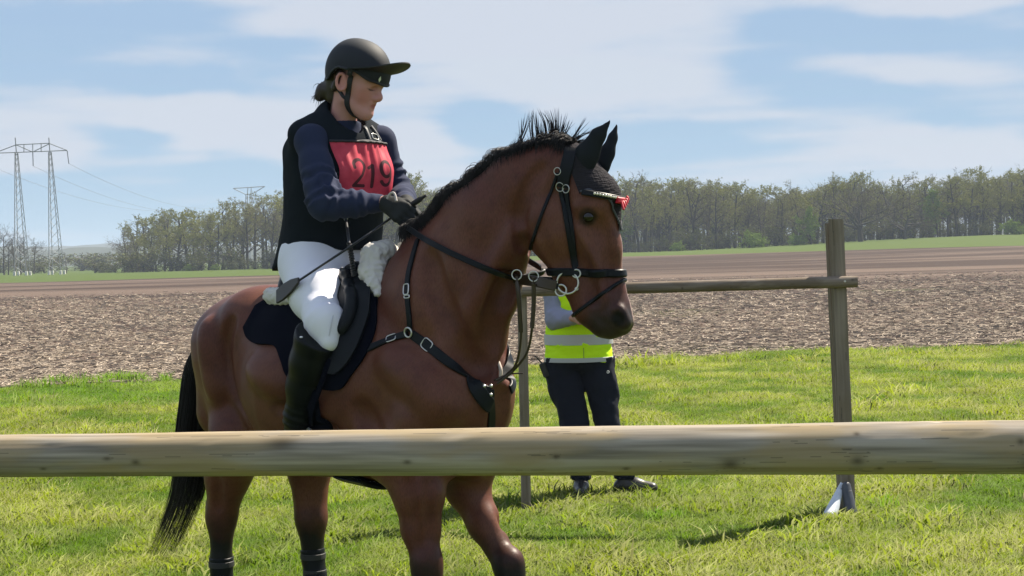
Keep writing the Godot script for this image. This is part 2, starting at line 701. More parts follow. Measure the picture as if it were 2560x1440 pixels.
func tex_mat(t: Texture2D, rough := 0.85) -> StandardMaterial3D:
	var m := StandardMaterial3D.new()
	m.albedo_texture = t
	m.roughness = rough
	m.metallic_specular = 0.3
	return m

# a sawn post with rounded arrises, uneven faces and grain upwards
func post_mesh(w: float, dp: float, h: float, seed_: int, lean := Vector2.ZERO) -> ArrayMesh:
	var n := FastNoiseLite.new()
	n.seed = seed_
	n.frequency = 1.0
	var prof := []
	var bev := 0.006
	for c in [[1, 1], [-1, 1], [-1, -1], [1, -1]]:
		var p := Vector2(c[0] * w * 0.5, c[1] * dp * 0.5)
		var p1 := p - Vector2(c[0] * bev, 0)
		var p2 := p - Vector2(0, c[1] * bev)
		if c[0] * c[1] > 0:
			prof.append(p2); prof.append(p1)
		else:
			prof.append(p1); prof.append(p2)
	var st := new_st()
	var segs := 26
	var vs := []
	for i in segs + 1:
		var y := -0.35 + (h + 0.35) * i / segs
		var line := []
		for k in 9:
			var p: Vector2 = prof[k % 8]
			p *= 1.0 + 0.05 * n.get_noise_2d(y * 2.0, k % 8 * 3.0) - (0.05 if i == segs else 0.0)
			line.append(Vector3(p.x + lean.x * y / h, y, p.y + lean.y * y / h))
		vs.append(line)
	for i in segs:
		for k in 8:
			for id in [[i, k], [i + 1, k], [i + 1, k + 1], [i, k], [i + 1, k + 1], [i, k + 1]]:
				st.set_uv(Vector2(id[0] / float(segs), id[1] / 8.0))
				st.set_smooth_group(k / 2 + 1)
				st.add_vertex(vs[id[0]][id[1]])
	for k in range(1, 7):
		for v in [vs[segs][0], vs[segs][k + 1], vs[segs][k]]:
			st.set_uv(Vector2(0.98, 0.3))
			st.set_smooth_group(9)
			st.add_vertex(v)
	st.generate_normals()
	return st.commit()

# ---------------------------------------------------------------- everything
func _ready() -> void:
	rng.seed = 7
	var cam := Camera3D.new()
	cam.name = "camera"
	add_child(cam)
	cam.transform = Transform3D(cam_basis, EYE)
	cam.fov = rad_to_deg(2.0 * atan(720.0 / FOCAL))
	cam.far = 6000.0
	cam.near = 0.05
	cam.current = true
	var env := Environment.new()
	env.background_mode = Environment.BG_SKY
	env.sky = make_sky()
	env.background_energy_multiplier = 0.44
	env.tonemap_mode = Environment.TONE_MAPPER_LINEAR
	env.tonemap_exposure = 2.3
	env.ssao_enabled = true
	env.ssil_enabled = true
	env.sdfgi_enabled = true
	env.fog_enabled = true
	env.fog_density = 0.00035
	env.fog_light_color = Color(0.80, 0.86, 0.93)
	var we := WorldEnvironment.new()
	we.name = "world"
	we.environment = env
	add_child(we)
	var sun := DirectionalLight3D.new()
	sun.name = "sun"
	add_child(sun)
	var el := deg_to_rad(50.0)
	var to_sun := Vector3(cos(el) * 0.72, sin(el), -cos(el) * 0.69)
	sun.basis = Basis.looking_at(-to_sun)
	sun.light_energy = 1.6
	sun.light_color = Color(1.0, 0.955, 0.88)
	sun.light_angular_distance = 0.5
	sun.shadow_enabled = true

	build_ground()
	build_fences()
	build_trees()
	build_pylons()
	build_horse()
	build_tack()
	build_rider()
	build_marshal()
	build_grass()

# ---------------------------------------------------------------- ground and field
func terrain(xs: Array, zs: Array, lift: float, paint = null) -> ArrayMesh:
	var vs := PackedVector3Array()
	var ns := PackedVector3Array()
	var cs := PackedColorArray()
	var idx := PackedInt32Array()
	for z in zs:
		for x in xs:
			var h := ground_h(x, z)
			vs.append(Vector3(x, h + lift, z))
			ns.append(Vector3(ground_h(x - 1.0, z) - ground_h(x + 1.0, z), 2.0, ground_h(x, z - 1.0) - ground_h(x, z + 1.0)).normalized())
			if paint != null:
				cs.append(paint.call(x, z))
	var w := xs.size()
	for j in zs.size() - 1:
		for i in w - 1:
			var a := j * w + i
			idx.append_array([a, a + w, a + w + 1, a, a + w + 1, a + 1])
	var arr := []
	arr.resize(Mesh.ARRAY_MAX)
	arr[Mesh.ARRAY_VERTEX] = vs
	arr[Mesh.ARRAY_NORMAL] = ns
	if paint != null:
		arr[Mesh.ARRAY_COLOR] = cs
	arr[Mesh.ARRAY_INDEX] = idx
	var m := ArrayMesh.new()
	m.add_surface_from_arrays(Mesh.PRIMITIVE_TRIANGLES, arr)
	return m

func spread(a: float, b: float, n: int, power := 1.0) -> Array:
	var o := []
	for i in n + 1:
		var t := i / float(n) * 2.0 - 1.0
		o.append(lerpf(a, b, 0.5 + 0.5 * signf(t) * pow(absf(t), power)))
	return o

func build_ground() -> void:
	var m := StandardMaterial3D.new()
	m.uv1_triplanar = true
	m.uv1_world_triplanar = true
	m.uv1_scale = Vector3(0.6, 0.6, 0.6)
	m.albedo_texture = noise_tex(3, 0.03, [lin(0.050, 0.078, 0.016), lin(0.065, 0.095, 0.019), lin(0.080, 0.108, 0.026)], 5)
	m.roughness = 0.95
	m.metallic_specular = 0.2
	var zs := [12.0, 0.0, -10.0, -20.0]
	for i in 30:
		zs.append(-25.0 - 275.0 * i / 29.0)
	zs.append_array([-350.0, -450.0, -700.0, -1200.0, -2500.0, -5000.0])
	structure("ground", terrain(spread(-1600, 1600, 80, 2.5), zs, -0.01), m)
	# the stubble field, a sheet of its own
	var tone := FastNoiseLite.new()
	tone.seed = 21
	tone.frequency = 0.05
	tone.fractal_octaves = 4
	var paint := func(x: float, z: float) -> Color:
		var wx := x + 6.0 * tone.get_noise_2d(x * 0.3, z * 0.3)
		var rows := tone.get_noise_2d(wx * 0.16 + z * 0.1 + 70.0, (z + wx * 0.22) * 1.15)
		var fine := tone.get_noise_2d(x * 0.3, (z + x * 0.22) * 4.0)
		var patch := tone.get_noise_2d(x * 0.6 + 40.0, z * 0.5)
		var t := clampf(0.42 + rows * 1.9 + fine * 0.6 + patch * 0.4, 0.0, 1.0)
		var c := Color(0.075, 0.055, 0.048).lerp(Color(0.185, 0.148, 0.125), t)
		# sprouting weeds here and there
		var weed := tone.get_noise_2d(x * 1.7 + 300.0, z * 1.1 + 20.0)
		if z > -60.0:
			c = c.lerp(Color(0.13, 0.17, 0.05), clampf((weed - 0.36) * 3.0, 0.0, 0.5))
		return c
	var f := vcol("field", 0.95, 0.2)
	f.uv1_triplanar = true
	f.uv1_world_triplanar = true
	f.uv1_scale = Vector3(0.35, 0.35, 0.35)
	f.albedo_texture = noise_tex(9, 0.06, [Color(0.55, 0.52, 0.5), Color(0.85, 0.82, 0.8), Color(1, 1, 1)], 5)
	var vs := PackedVector3Array()
	var ns := PackedVector3Array()
	var cs := PackedColorArray()
	var idx := PackedInt32Array()
	var nu := 160
	var nv := 240
	for j in nv + 1:
		for i in nu + 1:
			var u := i / float(nu) * 2.0 - 1.0
			var t := j / float(nv)
			var x0 := u * 34.0
			var x1 := u * 170.0
			var s := pow(t, 1.9)
			var x := lerpf(x0, x1, s)
			var z := lerpf(edge_z(x0), -190.0 - 4.0 * sin(x1 * 0.05), s)
			vs.append(Vector3(x, ground_h(x, z) + 0.015 + 0.02 * s, z))
			ns.append(Vector3(ground_h(x - 1.0, z) - ground_h(x + 1.0, z), 2.0, ground_h(x, z - 1.0) - ground_h(x, z + 1.0)).normalized())
			cs.append(paint.call(x, z))
	for j in nv:
		for i in nu:
			var a := j * (nu + 1) + i
			idx.append_array([a, a + nu + 1, a + nu + 2, a, a + nu + 2, a + 1])
	var arr := []
	arr.resize(Mesh.ARRAY_MAX)
	arr[Mesh.ARRAY_VERTEX] = vs
	arr[Mesh.ARRAY_NORMAL] = ns
	arr[Mesh.ARRAY_COLOR] = cs
	arr[Mesh.ARRAY_INDEX] = idx
	var am := ArrayMesh.new()
	am.add_surface_from_arrays(Mesh.PRIMITIVE_TRIANGLES, arr)
	structure("stubble_field", am, f)

# ---------------------------------------------------------------- fences
func build_fences() -> void:
	# the thick round rail along the near side
	var knots := []
	for q in [[710, 0.16, 0.016, 0.05], [350, 0.29, 0.004, 0.02], [280, 0.26, 0.004, 0.014], [1387, 0.27, 0.003, 0.016], [1816, 0.33, 0.009, 0.035], [2128, 0.31, 0.007, 0.03], [2129, 0.14, 0.003, 0.014], [2185, 0.37, 0.003, 0.012], [2555, 0.33, 0.008, 0.03], [2530, 0.2, 0.004, 0.02], [1020, 0.3, 0.004, 0.016], [1560, 0.36, 0.004, 0.012], [120, 0.34, 0.003, 0.012], [900, 0.7, 0.01, 0.04]]:
		var u: float = (at_depth(q[0], 1120, 3.1).x + 1.9) / 3.8
		knots.append([u, 1.0 - q[1], q[2] * 0.55, q[3]])
	var rail_m := tex_mat(wood_tex(31, 1536, 192, Color(0.37, 0.325, 0.265), Color(0.135, 0.115, 0.085), knots, Color(0.31, 0.235, 0.125)))
	var l := at_depth(0, 1139.5, 3.1)
	var r := at_depth(2560, 1117.5, 3.1)
	var dirv := (r - l) / (r.x - l.x)
	var a := l + dirv * (-1.9 - l.x)
	var b := l + dirv * (1.9 - l.x)
	var near := thing("rail_fence", "thick round weathered wooden rail running in front of the bay horse", "fence", "", Transform3D(Basis.IDENTITY, Vector3(0, 0, -3.1)))
	var off := Vector3(0, 0, 3.1)
	part(near, "rail", pole_mesh(a, b, 0.0395, 0.061, 5, 220, 36), rail_m, off)
	var post_m := tex_mat(wood_tex(41, 512, 128, Color(0.27, 0.228, 0.178), Color(0.115, 0.094, 0.070), [[0.3, 0.3, 0.01, 0.03], [0.62, 0.8, 0.012, 0.03]], Color(0.16, 0.13, 0.085)))
	for x in [-1.62, 1.62]:
		var p := part(near, "post", post_mesh(0.09, 0.09, (a + dirv * (x + 1.9)).y + 0.09, 3), post_m, Vector3(x, 0, -0.11))
	# the fence behind: two posts, an older stake and one round rail
	var g1 := on_ground(1316, 1277)
	var g2 := on_ground(2120, 1285)
	var far := thing("post_and_rail_fence", "square timber posts carrying one thin round rail in front of the stubble field", "fence", "", Transform3D(Basis.IDENTITY, g2))
	part(far, "post", post_mesh(0.062, 0.075, 1.86, 12), post_m, g1 - g2)
	part(far, "post", post_mesh(0.083, 0.07, at_depth(2108, 548, -g2.z).y, 14, Vector2(-0.045, 0)), post_m)
	var st := part(far, "stake", post_mesh(0.04, 0.05, at_depth(2086, 558, -g2.z + 0.08).y, 17, Vector2(-0.05, 0)), post_m, at_depth(2104, 1290, -g2.z + 0.08) * Vector3(1, 0, 1) - g2 * Vector3(1, 0, 1))
	st.set_meta("label", "paler split stake close behind the square post")
	var k1 := at_depth(1285, 728, -g1.z - 0.075)
	var k2 := at_depth(2144, 704, -g2.z - 0.075)
	var back_m := tex_mat(wood_tex(51, 1024, 128, Color(0.25, 0.205, 0.16), Color(0.11, 0.088, 0.07), [[0.985, 0.8, 0.004, 0.03], [0.5, 0.7, 0.003, 0.03]], Color(0.14, 0.105, 0.07)))
	var rail := part(far, "rail", pole_mesh(k1 - g2, k2 - g2, 0.037, 0.035, 23, 80, 20), back_m)
	var nail := new_st()
	tube(nail, [k2 - g2 + Vector3(-0.085, 0.004, 0.028), k2 - g2 + Vector3(-0.085, 0.004, 0.041)], 0.006, 8)
	part(rail, "nail", done(nail), plain("steel", lin(0.6, 0.6, 0.58), 0.35, 0.9))
	build_sacks(g2)

# two sacks leaning on the foot of the square post
func build_sacks(g2: Vector3) -> void:
	var fold := FastNoiseLite.new()
	fold.seed = 4
	fold.frequency = 18.0
	for n in 2:
		var top := at_depth(2106, 1208, -g2.z - 0.02) if n == 0 else at_depth(2116, 1216, -g2.z - 0.07)
		var foot := on_ground(2074, 1302) if n == 0 else on_ground(2127, 1294)
		foot.y = 0.0
		var f := Field.new(foot.min(top) - Vector3.ONE * 0.16, foot.max(top) + Vector3.ONE * 0.16, 0.006)
		var w := Vector3(1, 0, 0) if n == 0 else Vector3(0.9, 0, -0.43)
		f.bone(foot + Vector3(0, 0.02, 0), top, 0.046 if n == 0 else 0.048, 0.014 if n == 0 else 0.030, 0.02, w.cross(Vector3.UP).normalized(), 0.75)
		f.cut(Vector3(0, 0.003, 0), Vector3.DOWN)
		var cm := f.mesh(func(p: Vector3, _n: Vector3) -> Color:
			var v := 1.0 + 0.25 * fold.get_noise_3dv(p)
			return (Color(0.50, 0.54, 0.60) if n == 0 else Color(0.055, 0.06, 0.075)) * v)
		var t := thing("plastic_sack", "pale grey plastic sack leaning on the foot of the fence post" if n == 0 else "small dark grey sack tied round the foot of the fence post", "sack", "", Transform3D(Basis.IDENTITY, foot))
		part(t, "bag", cm, vcol("sack", 0.45, 0.5), -foot)
		var tie := new_st()
		var c := top.lerp(foot, 0.14)
		tube(tie, ring_path(c, Vector3.RIGHT, Vector3.BACK, 0.027, 14), 0.004, 6, true)
		part(t, "tie", done(tie), plain("cord", lin(0.12, 0.12, 0.12), 0.8), -foot)

# ---------------------------------------------------------------- the horse
var horse: Field
var POLL: Vector3
var head_f := Vector3.RIGHT    # the way the head points, in the horse's frame
var head_r := Vector3.BACK     # the head's right
var coat_n := FastNoiseLite.new()

# a point of the head's middle plane moved v to its right
func K(px: float, py: float, v := 0.0) -> Vector3:
	var o := frame_inv * EYE
	var d := frame_inv.basis * ray_dir(px, py)
	return o + d * ((POLL.dot(head_r) + v - o.dot(head_r)) / d.dot(head_r))

func coat(p: Vector3, n: Vector3) -> Color:
	var c := Color(0.118, 0.042, 0.029)
	var v := coat_n.get_noise_3dv(p * 3.0)
	c = c.lerp(Color(0.165, 0.070, 0.042), clampf(0.4 + v * 0.9, 0.0, 1.0))
	c = c.lerp(Color(0.070, 0.024, 0.018), clampf(coat_n.get_noise_3dv(p * 11.0 + Vector3(9, 2, 4)) * 0.8, 0.0, 0.5))
	var black := Color(0.014, 0.012, 0.012)
	# black points: lower legs, muzzle, rims of the eyes
	var leg := 0.0
	if p.y < 0.8:
		var knee := 0.60 if p.x > -0.4 else 0.58
		leg = clampf((knee + 0.10 + 0.05 * coat_n.get_noise_3dv(p * 9.0) - p.y) / 0.16, 0.0, 1.0)
		# the backs of the hocks are dark higher up
		if p.x < -0.4:
			leg = maxf(leg, clampf((0.80 - p.y) / 0.1, 0.0, 1.0) * clampf(-n.x * 2.0 - 0.55, 0.0, 0.8))
	c = c.lerp(black, leg)
	if p.x > 0.45 and p.y > 1.2:
		var q := K(1545, 835)
		var r := (p - q).length() + 0.02 * coat_n.get_noise_3dv(p * 12.0)
		c = c.lerp(Color(0.030, 0.023, 0.022), clampf((0.16 - r) / 0.08, 0.0, 0.94))
		# a narrow pale stripe down the face, wider above the nostrils
		var side := absf((p - POLL).dot(head_r))
		var w := 0.0065 + 0.006 * clampf((1.50 - p.y) * 8.0, 0.0, 1.0) + 0.003 * coat_n.get_noise_3dv(p * 20.0)
		if n.dot(head_f) > 0.25 and (p - POLL).dot(head_f) > 0.08 and p.y > 1.40 and p.y < 1.68:
			c = c.lerp(Color(0.40, 0.30, 0.27), clampf((w - side) / 0.004, 0.0, 1.0))
		# dark inside of the nostril
		c = c.lerp(Color(0.006, 0.005, 0.005), clampf((0.030 - (p - K(1545, 797, 0.068)).length()) / 0.010, 0.0, 1.0))
		var e := (p - K(1470, 543, 0.085)).length()
		c = c.lerp(black, clampf((0.036 - e) / 0.014, 0.0, 0.85))
	return c

func build_horse() -> void:
	coat_n.seed = 2
	coat_n.frequency = 1.0
	coat_n.fractal_octaves = 3
	POLL = D(1425, 395, 4.8)
	var yaw := deg_to_rad(33.0)
	head_f = Vector3(cos(yaw), 0, -sin(yaw))
	head_r = Vector3(sin(yaw), 0, cos(yaw))
	var f := Field.new(Vector3(-1.36, -0.02, -0.48), Vector3(1.12, 2.05, 0.42), 0.009)
	horse = f
	var z := Vector3.BACK
	# trunk
	var V := func(a: float, h: float, b := 0.0) -> Vector3: return Vector3(a, h, b)
	f.bone(V.call(0.20, 1.17), V.call(-0.12, 1.195), 0.29, 0.360, 0.06, z, 0.72)
	f.bone(V.call(-0.12, 1.195), V.call(-0.45, 1.18), 0.360, 0.350, 0.06, z, 0.85)
	f.bone(V.call(-0.45, 1.175), V.call(-0.66, 1.205), 0.355, 0.295, 0.06, z, 0.90)
	f.bone(V.call(-0.66, 1.25), V.call(-0.83, 1.27), 0.275, 0.255, 0.04, z, 0.86)
	f.bone(V.call(0.06, 1.50), V.call(-0.22, 1.50), 0.085, 0.07, 0.10, z, 0.7)
	# rump
	for s in [-1.0, 1.0]:
		f.bone(V.call(-0.72, 1.36, s * 0.11), V.call(-0.90, 1.30, s * 0.10), 0.165, 0.15, 0.07)
		f.bone(V.call(-0.90, 1.30, s * 0.10), V.call(-0.945, 1.04, s * 0.115), 0.15, 0.115, 0.07)
		f.bone(V.call(-0.87, 1.24, s * 0.105), V.call(-0.79, 0.98, s * 0.135), 0.165, 0.120, 0.022)
		f.bone(V.call(-0.70, 1.30, s * 0.36), V.call(-0.71, 1.05, s * 0.37), 0.06, 0.05, 0.12, Vector3.ZERO, 1.0, true)
		# shoulder, point of shoulder, breast
		f.bone(V.call(-0.02, 1.44, s * 0.10), V.call(0.26 if s > 0 else 0.22, 1.09, s * (0.140 if s > 0 else 0.125)), 0.095, 0.098, 0.035)
		f.bone(V.call(-0.04, 1.20, s * 0.185), V.call(0.08, 0.98, s * 0.175), 0.085, 0.085, 0.03)
		f.bone(D(1300, 580, 4.86) + head_r * (s * 0.055), V.call(0.24, 1.14, s * 0.125), 0.04, 0.065, 0.03)
		f.bone(V.call(0.27 if s > 0 else 0.21, 1.08, s * 0.128), V.call(0.12, 0.95, s * 0.160), 0.098, 0.10, 0.05)
		f.bone(V.call(0.29, 1.05, s * 0.06), V.call(0.25, 0.93, s * 0.08), 0.095, 0.08, 0.04)
	# near hind leg
	var hk := H(554, 1292, 0.14)
	leg(f, [V.call(-0.78, 0.96, 0.15), (V.call(-0.78, 0.96, 0.15) + hk) * 0.5 + Vector3(-0.03, 0, 0), hk, H(553, 1400, 0.14), H(558, 1545, 0.14)], [0.135, 0.085, 0.056, 0.037, 0.036], -1)
	# far hind leg
	hk = H(778, 1296, -0.13)
	leg(f, [V.call(-0.74, 0.97, -0.15), (V.call(-0.74, 0.97, -0.15) + hk) * 0.5 + Vector3(-0.015, 0.02, 0), hk, H(783, 1400, -0.13), H(800, 1530, -0.13)], [0.135, 0.085, 0.058, 0.039, 0.037], -1)
	# near fore leg
	leg(f, [V.call(0.17, 0.97, 0.155), H(1047, 1235, 0.15), H(1052, 1320, 0.15), H(1066, 1420, 0.15), H(1078, 1600, 0.15)], [0.12, 0.083, 0.062, 0.044, 0.034], 1)
	# far fore leg, reaching forwards
	leg(f, [V.call(0.20, 0.97, -0.15), H(1168, 1220, -0.14), H(1212, 1310, -0.14), H(1272, 1422, -0.14), H(1318, 1590, -0.14)], [0.12, 0.074, 0.056, 0.043, 0.034], 1)
	# neck
	var nk := [V.call(0.16, 1.24), D(1098, 775, 5.09), D(1158, 685, 4.99), D(1234, 562, 4.90), D(1325, 472, 4.83), D(1405, 432, 4.80)]
	var nr := [0.25, 0.255, 0.200, 0.145, 0.112, 0.088]
	var lat := [0.66, 0.58, 0.50, 0.50, 0.58]
	for i in 5:
		var l: Vector3 = z.lerp(head_r, i / 4.0).normalized()
		f.bone(nk[i], nk[i + 1], nr[i], nr[i + 1], 0.035, l, lat[i])
	# crest and windpipe
	f.chain([V.call(-0.02, 1.50), D(1052, 612, 5.16), D(1150, 515, 5.0), D(1262, 430, 4.88), D(1370, 395, 4.82)], [0.06, 0.04, 0.034, 0.032, 0.04], 0.06)
	f.chain([V.call(0.29, 1.12), D(1205, 865, 4.98), D(1248, 740, 4.92), D(1290, 612, 4.87)], [0.10, 0.070, 0.050, 0.040], 0.05)
	# head
	var hr := head_r
	f.bone(K(1432, 425), K(1475, 500), 0.075, 0.088, 0.04, hr, 0.98)
	f.bone(K(1478, 500), K(1500, 620), 0.086, 0.066, 0.03, hr, 0.95)
	f.bone(K(1500, 620), K(1513, 730), 0.066, 0.062, 0.03, hr, 0.88)
	f.bone(K(1513, 730), K(1522, 785), 0.062, 0.066, 0.03, hr, 0.88)
	f.bone(K(1380, 548), K(1392, 576), 0.100, 0.098, 0.014, hr, 0.86)
	f.bone(K(1394, 598), K(1422, 678), 0.083, 0.052, 0.03, hr, 0.86)
	f.bone(K(1424, 680), K(1474, 774), 0.050, 0.047, 0.03, hr, 0.95)
	f.bone(K(1440, 560), K(1488, 730), 0.075, 0.055, 0.03, hr, 0.92)
	f.bone(K(1474, 774), K(1500, 808), 0.047, 0.036, 0.03, hr, 1.0)
	f.bone(K(1530, 800), K(1553, 812), 0.050, 0.034, 0.03, hr, 1.05)
	f.bone(K(1508, 822), K(1528, 830), 0.024, 0.022, 0.02, hr, 1.5)
	f.bone(K(1545, 770), K(1556, 800), 0.042, 0.034, 0.02, hr, 1.2)
	for s in [-1.0, 1.0]:
		# brow, cheek ridge, nostril
		f.bone(K(1452, 518, s * 0.076), K(1490, 520, s * 0.070), 0.020, 0.017, 0.02)
		f.bone(K(1452, 575, s * 0.070), K(1500, 672, s * 0.050), 0.013, 0.012, 0.025)
		f.bone(K(1548, 782, s * 0.046), K(1560, 806, s * 0.040), 0.026, 0.024, 0.015)
		f.bone(K(1468, 541, s * 0.094), K(1476, 542, s * 0.092), 0.013, 0.013, 0.012, Vector3.ZERO, 1.0, true)
		f.bone(K(1540, 790, s * 0.076), K(1552, 806, s * 0.072), 0.021, 0.015, 0.012, Vector3.ZERO, 1.0, true)
		f.bone(K(1452, 536, s * 0.082), K(1488, 536, s * 0.076), 0.009, 0.009, 0.008)
		f.bone(K(1456, 551, s * 0.080), K(1486, 551, s * 0.075), 0.007, 0.007, 0.008)
		# ears, under the bonnet
		f.bone(K(1452, 405, s * 0.042), K(1472, 380, s * 0.050), 0.022, 0.012, 0.02)
	# the line of the mouth
	f.bone(K(1462, 772, 0.068), K(1530, 824, 0.068), 0.013, 0.013, 0.012, Vector3.ZERO, 1.0, true)
	# hollows and swellings of muscle and bone, laid along lines on the near side
	for q in [[[[1352, 420], [1314, 480], [1296, 545], [1300, 590], [1308, 615]], 0.014, 0.030, 1], [[[1262, 690], [1245, 760], [1224, 850], [1206, 920]], 0.014, 0.05, 1],
			[[[578, 800], [566, 860], [572, 930], [592, 1000], [630, 1078]], 0.016, 0.030, 1], [[[1072, 640], [1090, 720], [1120, 800], [1160, 880], [1200, 930]], 0.014, 0.06, 1],
			[[[1246, 985], [1240, 1030], [1232, 1080]], 0.012, 0.03, 1], [[[905, 1020], [930, 1075], [960, 1130]], 0.014, 0.05, 1], [[[700, 1010], [780, 1060], [830, 1080]], 0.012, 0.05, 1],
			[[[1020, 1200], [1030, 1290], [1048, 1370]], 0.012, 0.03, 1], [[[1070, 1210], [1072, 1290], [1074, 1350]], 0.010, 0.03, 1], [[[545, 1200], [548, 1270]], 0.010, 0.03, 1],
			[[[1500, 560], [1520, 640], [1528, 720]], 0.012, 0.03, 1], [[[1440, 640], [1470, 700], [1482, 750]], 0.010, 0.03, 1],
			[[[1452, 590], [1480, 640], [1500, 690]], 0.006, 0.012, 0], [[[1340, 590], [1365, 640], [1400, 690]], 0.005, 0.012, 0], [[[1508, 700], [1512, 740], [1505, 770]], 0.004, 0.010, 0],
			[[[640, 920], [700, 960]], 0.02, 0.09, 0], [[[520, 820], [530, 900], [545, 980]], 0.018, 0.07, 0], [[[980, 900], [1060, 960], [1120, 1030]], 0.024, 0.09, 0]]:
		var flat := []
		for v in q[0]:
			flat.append(Vector3(v[0], v[1], 0))
		var line := []
		for v in smooth_path(flat, 4):
			var h := R(v.x, v.y)
			if h.size():
				line.append(h[0] + h[1] * (q[1] * (0.45 if q[3] == 1 else -0.35)))
		for s in [1.0, -1.0]:
			for i in line.size() - 1:
				var a: Vector3 = line[i]
				var b: Vector3 = line[i + 1]
				if s < 0:
					if q[3] == 0 and a.x < 0.45:
						continue
					if a.x > 0.45 and a.y > 1.2:
						a = mirror_head(a)
						b = mirror_head(b)
					else:
						a *= Vector3(1, 1, -1)
						b *= Vector3(1, 1, -1)
				f.bone(a, b, q[1], q[1], q[2], Vector3.ZERO, 1.0, q[3] == 1)
	var t := thing("bay_horse", "bay horse with black mane and tail carrying a rider, walking along the rail", "horse", "", frame)
	var hm := vcol("coat", 0.46, 0.32)
	var nt := noise_tex(8, 0.05, [], 3, 256, true, 2.0)
	hm.normal_enabled = true
	hm.normal_texture = nt
	hm.normal_scale = 0.30
	hm.albedo_texture = noise_tex(44, 0.09, [Color(0.74, 0.72, 0.70), Color(0.94, 0.92, 0.92), Color(1, 1, 1)], 4, 256, false, 1.0, 4.0)
	hm.uv1_triplanar = true
	hm.uv1_scale = Vector3(9, 9, 9)
	part(t, "body", f.mesh(coat), hm)
	# eyes
	for s in [-1.0, 1.0]:
		var sp := SphereMesh.new()
		sp.radius = 0.0185
		sp.height = 0.037
		part(t, "eye", sp, plain("eye", lin(0.006, 0.004, 0.004), 0.06, 0.0, 0.5), K(1471, 542, s * 0.077))
	# hooves
	build_hair(t)

func leg(f: Field, p: Array, r: Array, front: int) -> void:
	f.chain(p, r, 0.035)
	var joint: Vector3 = p[2] if front < 0 else p[3]
	if front < 0:
		# the hock's point and tendon
		f.bone(joint + Vector3(-0.035, 0.045, 0), joint + Vector3(-0.005, -0.05, 0), 0.03, 0.03, 0.03)
		f.bone(joint + Vector3(-0.04, 0.05, 0), p[1] + Vector3(-0.05, 0.02, 0), 0.022, 0.03, 0.04)
	else:
		f.bone(joint + Vector3(0.008, 0.03, 0), joint + Vector3(0.008, -0.03, 0), 0.045, 0.041, 0.03)
	# fetlock, pastern, hoof down to the ground
	var e: Vector3 = p[4]
	var foot := Vector3(e.x + 0.07, 0.0, e.z)
	if e.y > 0.24:
		f.bone(e, Vector3(e.x + 0.01, 0.2, e.z), r[4], 0.034, 0.03)
		e = Vector3(e.x + 0.01, 0.2, e.z)
	f.bone(e, e + Vector3(0.005, -0.005, 0), 0.044, 0.042, 0.03)
	f.bone(e, foot + Vector3(-0.01, 0.09, 0), 0.036, 0.04, 0.03)
	f.bone(foot + Vector3(0, 0.07, 0), foot + Vector3(0.015, 0.03, 0), 0.05, 0.062, 0.02)

# ---------------------------------------------------------------- mane and tail
func strand(st: SurfaceTool, pts: PackedVector3Array, w: float, side: Vector3) -> void:
	var n := pts.size()
	for i in n - 1:
		var a := pts[i]
		var b := pts[i + 1]
		var t := (b - a).normalized()
		var s := side.cross(t).normalized()
		var nn := t.cross(s)
		var wa := w * (1.0 - pow(i / float(n - 1), 2.0)) * 0.5
		var wb := w * (1.0 - pow((i + 1) / float(n - 1), 2.0)) * 0.5
		for v in [[a - s * wa, -s], [b - s * wb, -s], [b + s * wb, s], [a - s * wa, -s], [b + s * wb, s], [a + s * wa, s]]:
			st.set_normal((nn + (v[1] as Vector3) * 0.7).normalized())
			st.add_vertex(v[0])

